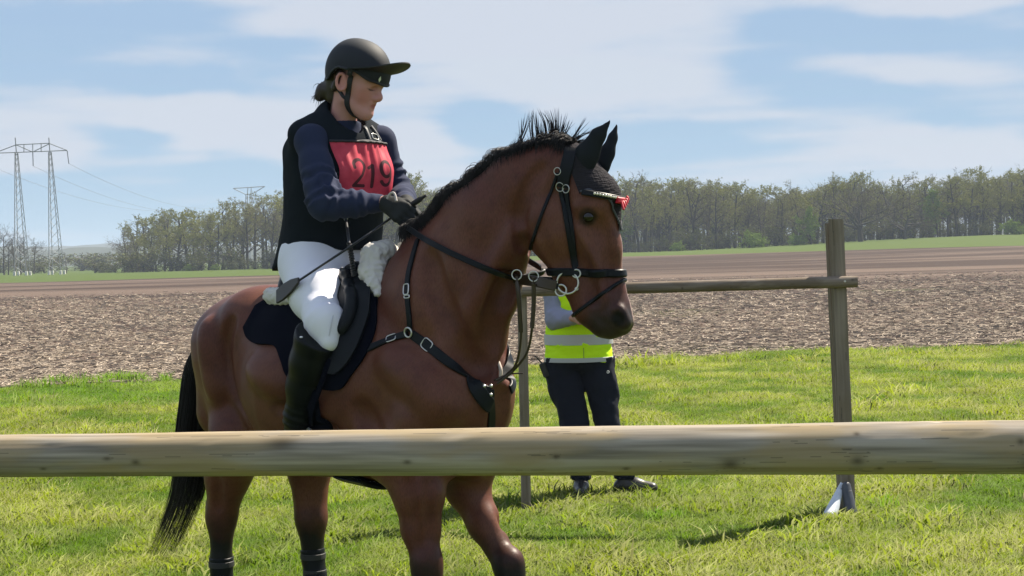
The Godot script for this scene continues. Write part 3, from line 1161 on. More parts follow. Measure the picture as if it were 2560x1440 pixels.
func build_hair(t: Node3D) -> void:
	var g := RandomNumberGenerator.new()
	g.seed = 3
	var hair := plain("black_hair", lin(0.0085, 0.0075, 0.0078), 0.55, 0.0, 0.28)
	# where the mane grows: along the crest, found by coming down on the neck from above
	var guide := smooth_path([D(1440, 372, 4.80), D(1370, 378, 4.82), D(1262, 412, 4.88), D(1150, 500, 5.0), D(1085, 560, 5.1), D(1045, 602, 5.16)], 14)
	var st := new_st()
	for i in 3600:
		var u := g.randf()
		var q := u * (guide.size() - 1)
		var k := mini(int(q), guide.size() - 2)
		var p := guide[k].lerp(guide[k + 1], q - k)
		var along := (guide[k + 1] - guide[k]).normalized()
		var side := along.cross(Vector3.UP).normalized()   # towards the near side
		if side.z < 0: side = -side
		var up := side.cross(along).normalized()
		if up.y < 0: up = -up
		var top := horse.hit(p + up * 0.12, -up, 0.3)
		if top.size():
			p = top[0]
		p += side * g.randf_range(-0.02, 0.016) - up * 0.008
		# the mane falls over in locks, more of it to the far side, standing up near the ears
		var lock := 0.35 * sin(u * 23.0) + 0.3 * sin(u * 67.0 + 1.0)
		var wind := clampf(1.0 - absf(u - 0.16) / 0.16, 0.0, 1.0)
		var near_side := clampf((u - 0.5) * 3.0, 0.0, 1.0)
		var over := (1.0 if g.randf() < 0.36 + 0.4 * near_side else -1.0)
		var length := g.randf_range(0.05, 0.105) * (1.0 + 0.2 * lock)
		var rise := g.randf_range(0.010, 0.026) + 0.006 * lock + wind * g.randf_range(0.0, 0.022) + 0.014 * exp(-pow((u - 0.47) / 0.07, 2.0))
		var back := g.randf_range(-0.5, -0.05)
		var p1 := p + up * rise + side * over * length * 0.25 + along * 0.0
		var p2 := p + up * rise * 0.75 + side * over * length * 0.55 - along * back * length * 0.5
		var p3 := p - up * length * g.randf_range(0.1, 0.55) + side * over * length * g.randf_range(0.5, 0.75) - along * back * length
		strand(st, smooth_path([p, p1, p2, p3], 4), g.randf_range(0.002, 0.005), Vector3(0.3, 0.4, 1))
	# locks blown up behind the ears
	for c in 15:
		var u := (c + g.randf_range(0.1, 0.9)) / 15.0
		var tall := g.randf_range(45, 112) * (1.0 - 0.9 * absf(u - 0.55))
		var lean := g.randf_range(-34, 14) + (u - 0.35) * 70.0
		var bow := g.randf_range(-14, 14)
		for i in 20:
			var uu := u + g.randf_range(-0.035, 0.035)
			var h := tall * g.randf_range(0.45, 1.05)
			var l := lean * g.randf_range(0.5, 1.3) + g.randf_range(-8, 8)
			var x0 := 1285.0 + 150.0 * uu
			var y0 := 404.0 - 30.0 * uu
			var dd := 4.84 + g.randf_range(-0.03, 0.03)
			strand(st, smooth_path([D(x0, y0, 4.84), D(x0 + l * 0.25 + bow, y0 - h * 0.5, dd), D(x0 + l, y0 - h, dd + g.randf_range(-0.03, 0.03))], 5), g.randf_range(0.0015, 0.003), Vector3(0, 0, 1))
	for w in [[1293, 385, 1302, 340, 1304, 288], [1282, 392, 1310, 330, 1325, 275], [1338, 372, 1330, 330, 1330, 268], [1345, 370, 1342, 320, 1337, 275], [1372, 365, 1365, 310, 1352, 266], [1380, 366, 1378, 310, 1364, 272], [1388, 366, 1392, 315, 1387, 264], [1392, 366, 1404, 320, 1412, 280], [1398, 366, 1412, 330, 1422, 290], [1420, 360, 1440, 335, 1467, 290], [1420, 362, 1450, 340, 1478, 318], [1430, 360, 1455, 350, 1485, 348], [1360, 370, 1350, 330, 1344, 300], [1278, 400, 1276, 370, 1290, 345], [1190, 430, 1210, 415, 1240, 405], [1172, 445, 1188, 432, 1200, 420], [1375, 368, 1383, 318, 1380, 285]]:
		var dd := 4.84 if w[0] > 1250 else 4.94
		for r in 7:
			var j := g.randf_range(-6, 6)
			strand(st, smooth_path([D(w[0] + j, w[1], dd), D(w[2] + j, w[3], dd + g.randf_range(-0.02, 0.02)), D(w[4] + j * 2.0, w[5] + g.randf_range(0, 14), dd)], 5), 0.004, Vector3(0, 0, 1))
	part(t, "mane", done(st), hair)
	# tail
	var tl := new_st()
	var spine := smooth_path([Vector3(-0.98, 1.44, 0), Vector3(-1.08, 1.40, 0.0), H(505, 900, 0.02), H(492, 1010, 0.02), H(482, 1110, 0.02), H(473, 1210, 0.02), H(438, 1315, 0.02), H(388, 1412, 0.02)], 6)
	for i in 1100:
		var r := sqrt(g.randf())
		var a := g.randf() * TAU
		var off := Vector3(cos(a), 0, sin(a)) * r
		var pts := PackedVector3Array()
		var n0 := int(g.randf_range(0, 18))
		var n1 := spine.size() - int(g.randf() * 15)
		var curl := g.randf_range(-0.06, 0.05)
		for k in range(n0, n1, 2):
			var f := k / float(spine.size() - 1)
			var w := 0.022 + 0.058 * sin(clampf(f, 0.0, 1.0) * 2.6)
			pts.append(spine[k] + off * w + Vector3(curl, 0, curl) * f * f + Vector3(0.012, 0, 0) * sin(f * 9.0 + a) * f)
		if pts.size() > 3:
			strand(tl, pts, g.randf_range(0.0025, 0.006), Vector3(0.2 + g.randf_range(-0.6, 0.6), 0.1, 1))
	part(t, "tail", done(tl), hair)

# ---------------------------------------------------------------- tack
# where the eye's ray meets the horse: [point, normal]
func R(px: float, py: float) -> Array:
	var o := frame_inv * EYE
	var d := (frame_inv.basis * ray_dir(px, py)).normalized()
	var h := horse.hit(o + d * 3.9, d, 3.0)
	if h.size():
		return h
	return [H(px, py, 0.1), Vector3.BACK]

func on_horse(px: Array, per := 5, lift := 0.0) -> Array:
	var flat := []
	for q in px:
		flat.append(Vector3(q[0], q[1], 0))
	var pts := []
	var ns := []
	for v in smooth_path(flat, per):
		var h := R(v.x, v.y)
		pts.append(h[0] + h[1] * lift)
		ns.append(h[1])
	return [pts, ns]

func mirror_head(p: Vector3) -> Vector3:
	return p - head_r * (2.0 * (p - POLL).dot(head_r))

func mirror_dir(n: Vector3) -> Vector3:
	return n - head_r * (2.0 * n.dot(head_r))

# a band round the head through mid, front and the sideways direction, for turns from g0 to g1 degrees
func head_band(mid: Vector3, front: Vector3, g0: float, g1: float, n := 48) -> Array:
	var x := (front - mid).normalized()
	var pts := []
	var ns := []
	for i in n + 1:
		var g := deg_to_rad(lerpf(g0, g1, i / float(n)))
		var w := x * cos(g) + head_r * sin(g)
		var h := horse.hit(mid + w * 0.22, -w, 0.22)
		if h.size():
			pts.append(h[0])
			ns.append(h[1])
	return [pts, ns]

func buckle(parent: Node, at: Array, dir: Vector3, w: float, h: float, base: Vector3) -> void:
	var n: Vector3 = at[1]
	var x := (dir - n * dir.dot(n)).normalized()
	var y := n.cross(x)
	var st := new_st()
	var c: Vector3 = at[0] + n * 0.008
	var pts := PackedVector3Array()
	for g in 20:
		var a := TAU * g / 20
		var u := Vector2(cos(a), sin(a))
		u = Vector2(signf(u.x) * pow(absf(u.x), 0.5), signf(u.y) * pow(absf(u.y), 0.5))
		pts.append(c + x * u.x * w * 0.5 + y * u.y * h * 0.5)
	tube(st, pts, 0.0022, 6, true)
	part(parent, "buckle", done(st), plain("steel", lin(0.6, 0.6, 0.58), 0.35, 0.9), base)

func build_tack() -> void:
	var leather := plain("leather", lin(0.0065, 0.0085, 0.011), 0.42, 0.0, 0.28)
	var brown := plain("brown_leather", lin(0.035, 0.022, 0.014), 0.4)
	var steel := plain("steel", lin(0.6, 0.6, 0.58), 0.35, 0.9)
	var cloth := plain("pad_cloth", lin(0.0045, 0.0055, 0.011), 0.95, 0.0, 0.15)

	# ---- bridle
	var hb := POLL
	var bridle := thing("bridle", "black leather bridle with padded noseband on the bay horse's head", "bridle", "", frame * Transform3D(Basis.IDENTITY, hb))
	for m in 2:
		var flip := m == 1
		var add := func(called: String, px: Array, w: float, th: float, lift: float, mm: Material) -> Node3D:
			var q: Array = on_horse(px, 6, 0.0)
			if flip:
				for i in q[0].size():
					q[0][i] = mirror_head(q[0][i])
					q[1][i] = mirror_dir(q[1][i])
			var st := new_st()
			strap(st, q[0], q[1], w, th, lift)
			return part(bridle, called, done(st), mm, -hb)
		add.call("headpiece", [[1428, 376], [1420, 410], [1413, 440], [1410, 468]], 0.042, 0.007, 0.006, leather)
		add.call("cheekpiece", [[1404, 470], [1414, 540], [1426, 610], [1436, 672]], 0.016, 0.008, 0.003, leather)
		add.call("cheekpiece", [[1419, 474], [1426, 540], [1435, 610], [1440, 668]], 0.013, 0.007, 0.004, leather)
		add.call("throat_latch", [[1396, 432], [1374, 490], [1350, 550], [1336, 595], [1328, 622]], 0.010, 0.005, 0.004, leather)
		for rr in [[1404, 466, 11], [1420, 472, 10], [1397, 428, 9]]:
			var h := R(rr[0], rr[1])
			var x: Vector3 = head_f
			var st := new_st()
			var c: Vector3 = h[0] + h[1] * 0.012
			var y: Vector3 = h[1].cross(x).normalized()
			x = y.cross(h[1]).normalized()
			if flip:
				c = mirror_head(c)
				x = mirror_dir(x)
				y = mirror_dir(y)
			tube(st, ring_path(c, x, y, rr[2] / 771.0), 0.0014, 6, true)
			part(bridle, "ring", done(st), steel, -hb)
	var nose := head_band(K(1500, 682), K(1568, 684), -175, 175)
	var st := new_st()
	strap(st, nose[0], nose[1], 0.026, 0.012, 0.001)
	part(bridle, "noseband", done(st), leather, -hb)
	nose = head_band(K(1506, 738), K(1568, 694), -175, 175)
	st = new_st()
	strap(st, nose[0], nose[1], 0.011, 0.006, 0.002)
	part(bridle, "flash_strap", done(st), leather, -hb)
	var brow := head_band(K(1470, 485), K(1540, 497), -92, 92, 40)
	st = new_st()
	strap(st, brow[0], brow[1], 0.018, 0.006, 0.010)
	var bb := part(bridle, "browband", done(st), leather, -hb)
	for i in range(20, 36):
		var sp := SphereMesh.new()
		sp.radius = 0.0042
		sp.height = 0.0084
		sp.radial_segments = 10
		sp.rings = 5
		part(bb, "crystal", sp, plain("crystal", lin(0.75, 0.72, 0.62), 0.15, 0.4), brow[0][i] + brow[1][i] * 0.019)
	var hb2 := head_band(K(1470, 490), K(1540, 502), 2, 30, 6)
	st = new_st()
	strap(st, hb2[0], hb2[1], 0.02, 0.01, 0.016)
	var bow := part(bb, "bow", done(st), plain("red_ribbon", lin(0.50, 0.012, 0.03), 0.5))
	st = new_st()
	for k in 5:
		var q: Vector3 = hb2[0][k % 7] + hb2[1][k % 7] * 0.022
		tube(st, smooth_path([q, q + Vector3(0.01, 0.014 - 0.008 * k, 0.006), q + Vector3(0.016, 0.002 - 0.008 * k, 0.008)], 3), 0.004, 6)
	part(bb, "bow", done(st), plain("red_ribbon", lin(0.50, 0.012, 0.03), 0.5))
	# bit: a large loose ring with a small one above and one below
	var bit_c := R(1432, 706)
	var n: Vector3 = head_r
	var bc := K(1418, 708, (bit_c[0] - POLL).dot(head_r) + 0.012)
	var bx := head_f
	var by := Vector3.UP
	var v_bit := (bc - POLL).dot(head_r)
	for m in 2:
		for rr in [[1419, 707, 27, 0.0032], [1441, 684, 10, 0.0026], [1402, 726, 14, 0.003]]:
			st = new_st()
			var c := K(rr[0], rr[1], v_bit)
			if m == 1:
				c = mirror_head(c)
			tube(st, ring_path(c, bx, by, rr[2] / 775.0, 28), rr[3], 8, true)
			part(bridle, "bit_ring", done(st), steel, -hb)
	st = new_st()
	var mouth := K(1441, 722, v_bit)
	tube(st, [mouth, mirror_head(mouth)], 0.006, 8)
	part(bridle, "bit_mouthpiece", done(st), steel, -hb)

	# ---- reins, from the hands to the lower bit rings
	var reins := thing("reins", "dark leather reins running from the rider's gloves to the bit", "reins", "", frame * Transform3D(Basis.IDENTITY, bc))
	var rp := []
	var rn := []
	var hand := H(1000, 556, 0.04)
	var path := [[1068, 600], [1120, 628], [1180, 656], [1240, 677], [1290, 692]]
	rp.append(hand)
	rn.append(Vector3(0.2, 0.3, 0.9))
	for q in path:
		var h := R(q[0], q[1])
		rp.append(h[0] + h[1] * 0.012)
		rn.append(h[1])
	rp.append(K(1340, 704, v_bit))
	rn.append(head_r)
	rp.append(K(1396, 716, v_bit))
	rn.append(head_r)
	var sp1 := smooth_path(rp, 6)
	var sn1 := smooth_path(rn, 6)
	st = new_st()
	strap(st, sp1, sn1, 0.019, 0.005)
	part(reins, "rein", done(st), leather, -bc)
	st = new_st()
	strap(st, sp1.slice(30, 42), sn1.slice(30, 42), 0.034, 0.009)
	part(reins, "rein_stop", done(st), brown, -bc)
	st = new_st()
	var far := []
	for i in sp1.size():
		far.append(Vector3(sp1[i].x, sp1[i].y, -sp1[i].z - 0.12 * i / sp1.size()))
	far[-1] = mirror_head(sp1[-1])
	strap(st, far, sn1, 0.019, 0.005)
	part(reins, "rein", done(st), leather, -bc)

	# ---- bonnet over the ears
	var bonnet := thing("ear_bonnet", "charcoal knitted fly bonnet over the bay horse's ears and forehead", "horse bonnet", "", frame * Transform3D(Basis.IDENTITY, K(1450, 400)))
	var b0 := -K(1450, 400)
	var knit := plain("knit", lin(0.024, 0.022, 0.026), 0.9, 0.0, 0.2)
	knit.normal_enabled = true
	knit.normal_texture = noise_tex(14, 0.012, [], 2, 256, true, 8.0, 0.25)
	knit.uv1_triplanar = true
	knit.uv1_scale = Vector3(10, 10, 10)
	var mid := K(1462, 490)
	var grid := []
	var a0 := (K(1418, 385) - mid).normalized()
	var a1 := (K(1538, 566) - mid).normalized()
	var turn := a0.signed_angle_to(a1, head_r)
	for r in 25:
		var tt := r / 24.0
		var w := a0.rotated(head_r, turn * tt)
		var most := deg_to_rad(table(tt, [0.0, 0.35, 0.62, 0.85, 1.0], [88.0, 82.0, 66.0, 28.0, 3.0]))
		var line := []
		for q in 25:
			var g := most * (q / 12.0 - 1.0)
			var way := w * cos(g) + head_r * sin(g)
			var h := horse.hit(mid + way * 0.2, -way, 0.2)
			var p: Vector3 = h[0] + h[1] * 0.007 if h.size() else mid + way * 0.1
			line.append(p)
		grid.append(line)
	st = new_st()
	sheet(st, grid, 0.004, false, mid)
	var crown := part(bonnet, "crown", done(st), knit, b0)
	for e in [0, 24]:
		var rim := PackedVector3Array()
		for r in range(5, 25):
			rim.append(grid[r][e])
		st = new_st()
		tube(st, rim, 0.0035, 6)
		part(crown, "trim", done(st), plain("trim", lin(0.05, 0.055, 0.07), 0.5))
	var drop := PackedVector3Array()
	for q in [[1546, 512, 0.0], [1549, 530, 0.002], [1547, 552, 0.008], [1538, 562, 0.016], [1531, 556, 0.022]]:
		drop.append(K(q[0], q[1], q[2]))
	st = new_st()
	tube(st, smooth_path(drop, 4), 0.003, 6)
	part(crown, "trim", done(st), plain("silver_trim", lin(0.5, 0.5, 0.52), 0.3, 0.6))
	for s in 2:
		var v := 0.055 if s == 0 else -0.055
		var pts: Array = [K(1452, 425, v * 0.8), K(1468, 385, v), K(1496, 338, v * 1.1), K(1527, 300, v * 1.15)] if s == 0 else [K(1508, 415, v * 0.8), K(1519, 382, v), K(1532, 345, v * 1.1), K(1543, 309, v * 1.15)]
		var fe := Field.new(pts[3].min(pts[0]) - Vector3.ONE * 0.09, pts[3].max(pts[0]) + Vector3.ONE * 0.09, 0.004)
		fe.chain(pts, ([0.040, 0.038, 0.024, 0.002] if s == 0 else [0.028, 0.028, 0.018, 0.002]), 0.012, head_r if s == 0 else (head_r * 0.8 - head_f * 0.6).normalized(), 0.62)
		# the hollow of the ear looks outwards and forwards
		var o := (head_r * (1.0 if s == 0 else -1.0) + head_f * 1.2).normalized() * 0.034
		if s == 1:
			fe.bone(pts[1] + o * 1.3, pts[2] + o * 0.95, 0.018, 0.008, 0.01, Vector3.ZERO, 1.0, true)
		part(bonnet, "ear_cover", fe.mesh(), plain("ear_cloth", lin(0.014, 0.017, 0.021), 0.85, 0.0, 0.25), b0)

	# ---- breastplate with running martingale
	var ring_at := R(1026, 832)
	var plate := thing("breastplate", "black leather breastplate with steel buckles across the bay horse's shoulder and chest", "breastplate", "", frame * Transform3D(Basis.IDENTITY, ring_at[0]))
	var po: Vector3 = -ring_at[0]
	for s in [["wither_strap", [[1046, 600], [1034, 640], [1022, 690], [1020, 740], [1025, 800], [1026, 828]], 0.020], ["girth_strap", [[1022, 834], [985, 846], [930, 868], [868, 890]], 0.024], ["chest_strap", [[1032, 836], [1075, 868], [1120, 905], [1165, 940], [1200, 968], [1222, 980]], 0.032], ["belly_strap", [[1222, 975], [1226, 1010], [1226, 1060], [1222, 1110]], 0.034]]:
		var q := on_horse(s[1], 6)
		st = new_st()
		strap(st, q[0], q[1], s[2], 0.006, 0.003)
		part(plate, s[0], done(st), leather, po)
		if s[0] != "belly_strap":
			st = new_st()
			var mp := []
			var mn := []
			for i in q[0].size():
				mp.append(q[0][i] * Vector3(1, 1, -1))
				mn.append(q[1][i] * Vector3(1, 1, -1))
			strap(st, mp, mn, s[2], 0.006, 0.003)
			part(plate, s[0], done(st), leather, po)
	# the yoke in front of the chest
	var yk := on_horse([[1178, 952], [1200, 985], [1222, 1015]], 4)
	st = new_st()
	strap(st, yk[0], yk[1], 0.05, 0.007, 0.006)
	part(plate, "yoke", done(st), leather, po)
	for rr in [[1026, 830, 10]]:
		var h := R(rr[0], rr[1])
		st = new_st()
		var x := Vector3.UP.cross(h[1]).normalized()
		tube(st, ring_path(h[0] + h[1] * 0.012, x, h[1].cross(x), 0.016), 0.003, 8, true)
		part(plate, "ring", done(st), steel, po)
	for rr in [[1019, 724, 1019, 760, 0.036, 0.024], [980, 848, 950, 858, 0.036, 0.028], [1070, 862, 1100, 888, 0.040, 0.036], [1021, 742, 1021, 770, 0.010, 0.024]]:
		var h := R(rr[0], rr[1])
		buckle(plate, h, R(rr[2], rr[3])[0] - h[0], rr[4], rr[5], po)
	for rr in [[1208, 968], [1224, 966], [1222, 986]]:
		var h := R(rr[0], rr[1])
		var sp := SphereMesh.new()
		sp.radius = 0.006
		sp.height = 0.012
		part(plate, "rivet", sp, steel, po + h[0] + h[1] * 0.011)
	# martingale forks hanging from the reins to the chest
	var root: Vector3 = R(1236, 950)[0]
	for s in 2:
		var up := K(1292, 690, v_bit - 0.005) if s == 0 else K(1334, 694, v_bit + 0.01)
		var pp: Array = [up, K(1296, 740, v_bit - 0.005), K(1303, 830, v_bit - 0.02), D(1292, 905, 4.82), D(1268, 935, 4.86), root + Vector3(0.02, 0, 0.01)] if s == 0 else [up, K(1333, 760, v_bit), K(1330, 820, v_bit), D(1318, 880, 4.80), D(1285, 925, 4.84), root + Vector3(0.025, -0.01, 0.01)]
		st = new_st()
		tube(st, smooth_path(pp, 8), 0.0045, 6)
		part(plate, "martingale_fork", done(st), brown, po)
		st = new_st()
		tube(st, ring_path(up + Vector3(0, 0.004, 0), head_f, Vector3.UP, 0.016, 18), 0.0022, 6, true)
		part(plate, "martingale_ring", done(st), steel, po)
		st = new_st()
		tube(st, smooth_path([up + Vector3(0.004, -0.02, 0.004), pp[1] + Vector3(0.006, 0, 0.004), pp[2]], 6), 0.008, 6)
		part(plate, "martingale_fork", done(st), brown, po)
	st = new_st()
	tube(st, smooth_path([root, D(1270, 936, 4.86), D(1308, 933, 4.84)], 5), 0.003, 6)
	part(plate, "strap_end", done(st), brown, po)
	st = new_st()
	tube(st, smooth_path([D(1246, 905, 4.93), D(1252, 925, 4.91), D(1250, 948, 4.91)], 5), 0.006, 6)
	part(plate, "strap_loop", done(st), plain("pale_strap", lin(0.45, 0.38, 0.32), 0.7), po)

	# ---- cloth under the saddle
	var cols := [[640, 768, 612, 820], [662, 755, 622, 846], [690, 744, 645, 862], [715, 736, 690, 867], [735, 731, 703, 905], [760, 725, 722, 946], [800, 712, 790, 968], [850, 690, 850, 974], [900, 668, 882, 936], [930, 656, 915, 890], [946, 664, 938, 835], [950, 680, 945, 780]]
	var pad := thing("saddle_cloth", "black saddle cloth under the saddle on the bay horse's back", "saddle cloth", "", frame * Transform3D(Basis.IDENTITY, Vector3(-0.35, 1.3, 0)))
	side_sheets(pad, "side_panel", cols, 0.012, cloth, Vector3(0.35, -1.3, 0))
	# ---- saddle
	var so := Vector3(-0.35, 1.5, 0)
	var saddle := thing("saddle", "black leather jumping saddle beneath the rider", "saddle", "", frame * Transform3D(Basis.IDENTITY, so))
	var flap := [[770, 735, 775, 880], [800, 720, 795, 915], [850, 695, 842, 936], [890, 676, 872, 915], [912, 676, 900, 872], [928, 700, 920, 826], [934, 724, 930, 790]]
	side_sheets(saddle, "flap", flap, 0.032, leather, -so)
	var fs := Field.new(Vector3(-0.75, 1.40, -0.25), Vector3(0.05, 1.75, 0.25), 0.008)
	for s in [-1.0, 1.0]:
		fs.chain([Vector3(-0.10, 1.60, s * 0.03), Vector3(-0.30, 1.535, s * 0.07), Vector3(-0.50, 1.525, s * 0.09), Vector3(-0.61, 1.555, s * 0.05)], [0.035, 0.05, 0.06, 0.03], 0.04)
		fs.chain([Vector3(-0.10, 1.60, s * 0.03), Vector3(-0.11, 1.54, s * 0.10), Vector3(-0.13, 1.44, s * 0.18)], [0.035, 0.032, 0.02], 0.03)
	part(saddle, "seat", fs.mesh(), leather, -so)
	for s in [-1.0, 1.0]:
		var kr := Field.new(Vector3(-0.35, 1.1, -0.5), Vector3(0.1, 1.65, 0.5), 0.007)
		var q := on_horse([[868, 702], [892, 745], [890, 790], [868, 834]], 3, 0.036)
		for i in q[0].size() - 1:
			kr.bone(q[0][i] * Vector3(1, 1, s), q[0][i + 1] * Vector3(1, 1, s), 0.019, 0.019, 0.02)
		part(saddle, "knee_roll", kr.mesh(), leather, -so)
		var lp := on_horse([[838, 900], [818, 960], [800, 1010], [790, 1050], [786, 1072]], 5, 0.03)
		st = new_st()
		var mp := []
		var mn := []
		for i in lp[0].size():
			mp.append(lp[0][i] * Vector3(1, 1, s))
			mn.append(lp[1][i] * Vector3(1, 1, s))
		strap(st, mp, mn, 0.020, 0.005)
		part(saddle, "stirrup_leather", done(st), cloth, -so)
		st = new_st()
		var c: Vector3 = mp[-1]
		tube(st, smooth_path([c, c + Vector3(0.055, -0.05, 0.01 * s), c + Vector3(0.06, -0.12, 0.01 * s), c + Vector3(-0.06, -0.12, 0), c + Vector3(-0.055, -0.05, 0), c], 5), 0.006, 8)
		part(saddle, "stirrup_iron", done(st), steel, -so)
	# ---- girth
	var girth := thing("girth", "wide black girth passing under the bay horse's belly", "girth", "", frame * Transform3D(Basis.IDENTITY, Vector3(-0.16, 0.8, 0)))
	var gp := []
	var gn := []
	for i in 49:
		var g := deg_to_rad(lerpf(-110.0, 110.0, i / 48.0))
		var way := Vector3(0, -cos(g), sin(g))
		var h := horse.hit(Vector3(-0.17, 1.15, 0) + way * 0.6, -way, 0.6)
		if h.size():
			gp.append(h[0])
			gn.append(h[1])
	st = new_st()
	strap(st, gp, gn, 0.14, 0.016, 0.004)
	part(girth, "strap", done(st), cloth, Vector3(0.16, -0.8, 0))
	st = new_st()
	strap(st, gp.slice(19, 30), gn.slice(19, 30), 0.16, 0.010, 0.014)
	part(girth, "belly_guard", done(st), leather, Vector3(0.16, -0.8, 0))
	# ---- sheepskin half pad
	var wool := Field.new(Vector3(-0.78, 1.30, -0.30), Vector3(0.14, 1.74, 0.30), 0.006)
	for s in [-1.0, 1.0]:
		var ff: Array = [H(996, 642, 0.015), H(965, 628, 0.05), H(935, 640, 0.10), H(925, 680, 0.13), H(930, 715, 0.16)]
		var rr := [0.016, 0.034, 0.040, 0.034, 0.018]
		for i in 4:
			wool.bone(ff[i] * Vector3(1, 1, s), ff[i + 1] * Vector3(1, 1, s), rr[i], rr[i + 1], 0.03)
		wool.bone(H(945, 670, 0.11) * Vector3(1, 1, s), H(944, 735, 0.16) * Vector3(1, 1, s), 0.03, 0.012, 0.02)
		var bk := on_horse([[684, 750], [712, 754], [745, 750], [790, 738]], 2, 0.02)
		for i in bk[0].size() - 1:
			wool.bone(bk[0][i] * Vector3(1, 1, s), bk[0][i + 1] * Vector3(1, 1, s), 0.03, 0.03, 0.02)
	var wn := FastNoiseLite.new()
	wn.seed = 6
	wn.frequency = 46.0
	for i in wool.d.size():
		if absf(wool.d[i]) < 0.03:
			var x := i % wool.nx
			var y := (i / wool.nx) % wool.ny
			var zz := i / (wool.nx * wool.ny)
			wool.d[i] += 0.011 * wn.get_noise_3dv(wool.o + Vector3(x, y, zz) * wool.c)
	var half := thing("sheepskin_pad", "white sheepskin half pad showing in front of and behind the saddle", "sheepskin pad", "", frame * Transform3D(Basis.IDENTITY, so))
	part(half, "fleece", wool.mesh(), plain("wool", lin(0.56, 0.54, 0.50), 0.95, 0.0, 0.2), -so)
	# ---- boots on the hind legs
	for s in 2:
		var px: Array = [[553, 1392, 0.14], [555, 1460, 0.14], [558, 1535, 0.14]] if s == 0 else [[781, 1372, -0.13], [788, 1440, -0.13], [798, 1525, -0.13]]
		var pts := []
		for q in px:
			pts.append(H(q[0], q[1], q[2]))
		var tb := thing("tendon_boot", "black tendon boot on the hind leg beside the tail" if s == 0 else "black tendon boot with grey strap on the hind leg under the belly", "horse boot", "", frame * Transform3D(Basis.IDENTITY, pts[2]))
		var fb := Field.new(pts[2] - Vector3.ONE * 0.12, pts[0] + Vector3.ONE * 0.12, 0.005)
		fb.chain(pts, [0.049, 0.043, 0.056], 0.02)
		fb.cut(pts[0], (pts[0] - pts[1]).normalized())
		part(tb, "shell", fb.mesh(), leather, -pts[2])
		for k in 2:
			st = new_st()
			var c: Vector3 = (pts[0] as Vector3).lerp(pts[1], 0.25 + 0.6 * k)
			var rr := lerpf(0.048, 0.043, 0.25 + 0.6 * k)
			var bp := []
			var bn := []
			for g in 25:
				var w := Vector3(cos(TAU * g / 24), 0, sin(TAU * g / 24))
				bp.append(c + w * rr)
				bn.append(w)
			strap(st, bp, bn, 0.022, 0.004)
			part(tb, "strap", done(st), plain("dark_strap", lin(0.016, 0.017, 0.02), 0.6), -pts[2])

# sheets on the near flank between an upper and a lower line, and their mirror images
func side_sheets(parent: Node, called: String, cols: Array, lift: float, m: Material, off: Vector3) -> void:
	var tops := []
	var feet := []
	for q in cols:
		tops.append(Vector3(q[0], q[1], 0))
		feet.append(Vector3(q[2], q[3], 0))
	var a := smooth_path(tops, 4)
	var b := smooth_path(feet, 4)
	for s in [1.0, -1.0]:
		var grid := []
		for r in 17:
			var line := []
			for i in a.size():
				var v := a[i].lerp(b[i], r / 16.0)
				var h := R(v.x, v.y)
				line.append((h[0] + h[1] * lift) * Vector3(1, 1, s))
			if s > 0:
				line.reverse()
			grid.append(line)
		var st := new_st()
		sheet(st, grid, minf(lift * 0.7, 0.012), false, Vector3(-0.35, 1.2, 0))
		part(parent, called, done(st), m, off)

# ---------------------------------------------------------------- the rider
# a hand: wrist, the way to the knuckles, the thumb's side, the way the fingers close, how far they are closed
func hand(f: Field, wrist: Vector3, fwd: Vector3, side: Vector3, close: Vector3, curl: float, big := 1.0) -> void:
	fwd = fwd.normalized()
	side = (side - fwd * side.dot(fwd)).normalized()
	close = (close - fwd * close.dot(fwd) - side * close.dot(side)).normalized()
	var lens := [0.074, 0.082, 0.076, 0.060]
	for i in 4:
		var k := wrist + (fwd * (0.083 - 0.004 * absf(i - 1.2)) + side * (0.029 - 0.0195 * i)) * big
		f.bone(wrist + side * (0.012 - 0.008 * i) * big, k, 0.017 * big, 0.0125 * big, 0.012)
		var p := k
		var way := fwd
		var a := curl * 0.75
		var segs := [0.45, 0.31, 0.24]
		for s in 3:
			var axis := fwd.cross(close).normalized()
			way = fwd.rotated(axis, a)
			var e: Vector3 = p + way * lens[i] * segs[s] * big
			f.bone(p, e, (0.0105 - 0.0008 * s) * big, (0.0098 - 0.0009 * s) * big, 0.005)
			p = e
			a += curl * (1.05 if s == 0 else 0.8)
	var tb := wrist + (fwd * 0.026 + side * 0.024) * big
	var t1 := tb + (fwd * 0.030 + side * 0.020 + close * 0.016) * big
	var t2 := t1 + (fwd * 0.026 + side * 0.001 + close * 0.014) * big
	f.bone(tb, t1, 0.015 * big, 0.0115 * big, 0.01)
	f.bone(t1, t2, 0.0112 * big, 0.0092 * big, 0.005)

var vest_f: Field

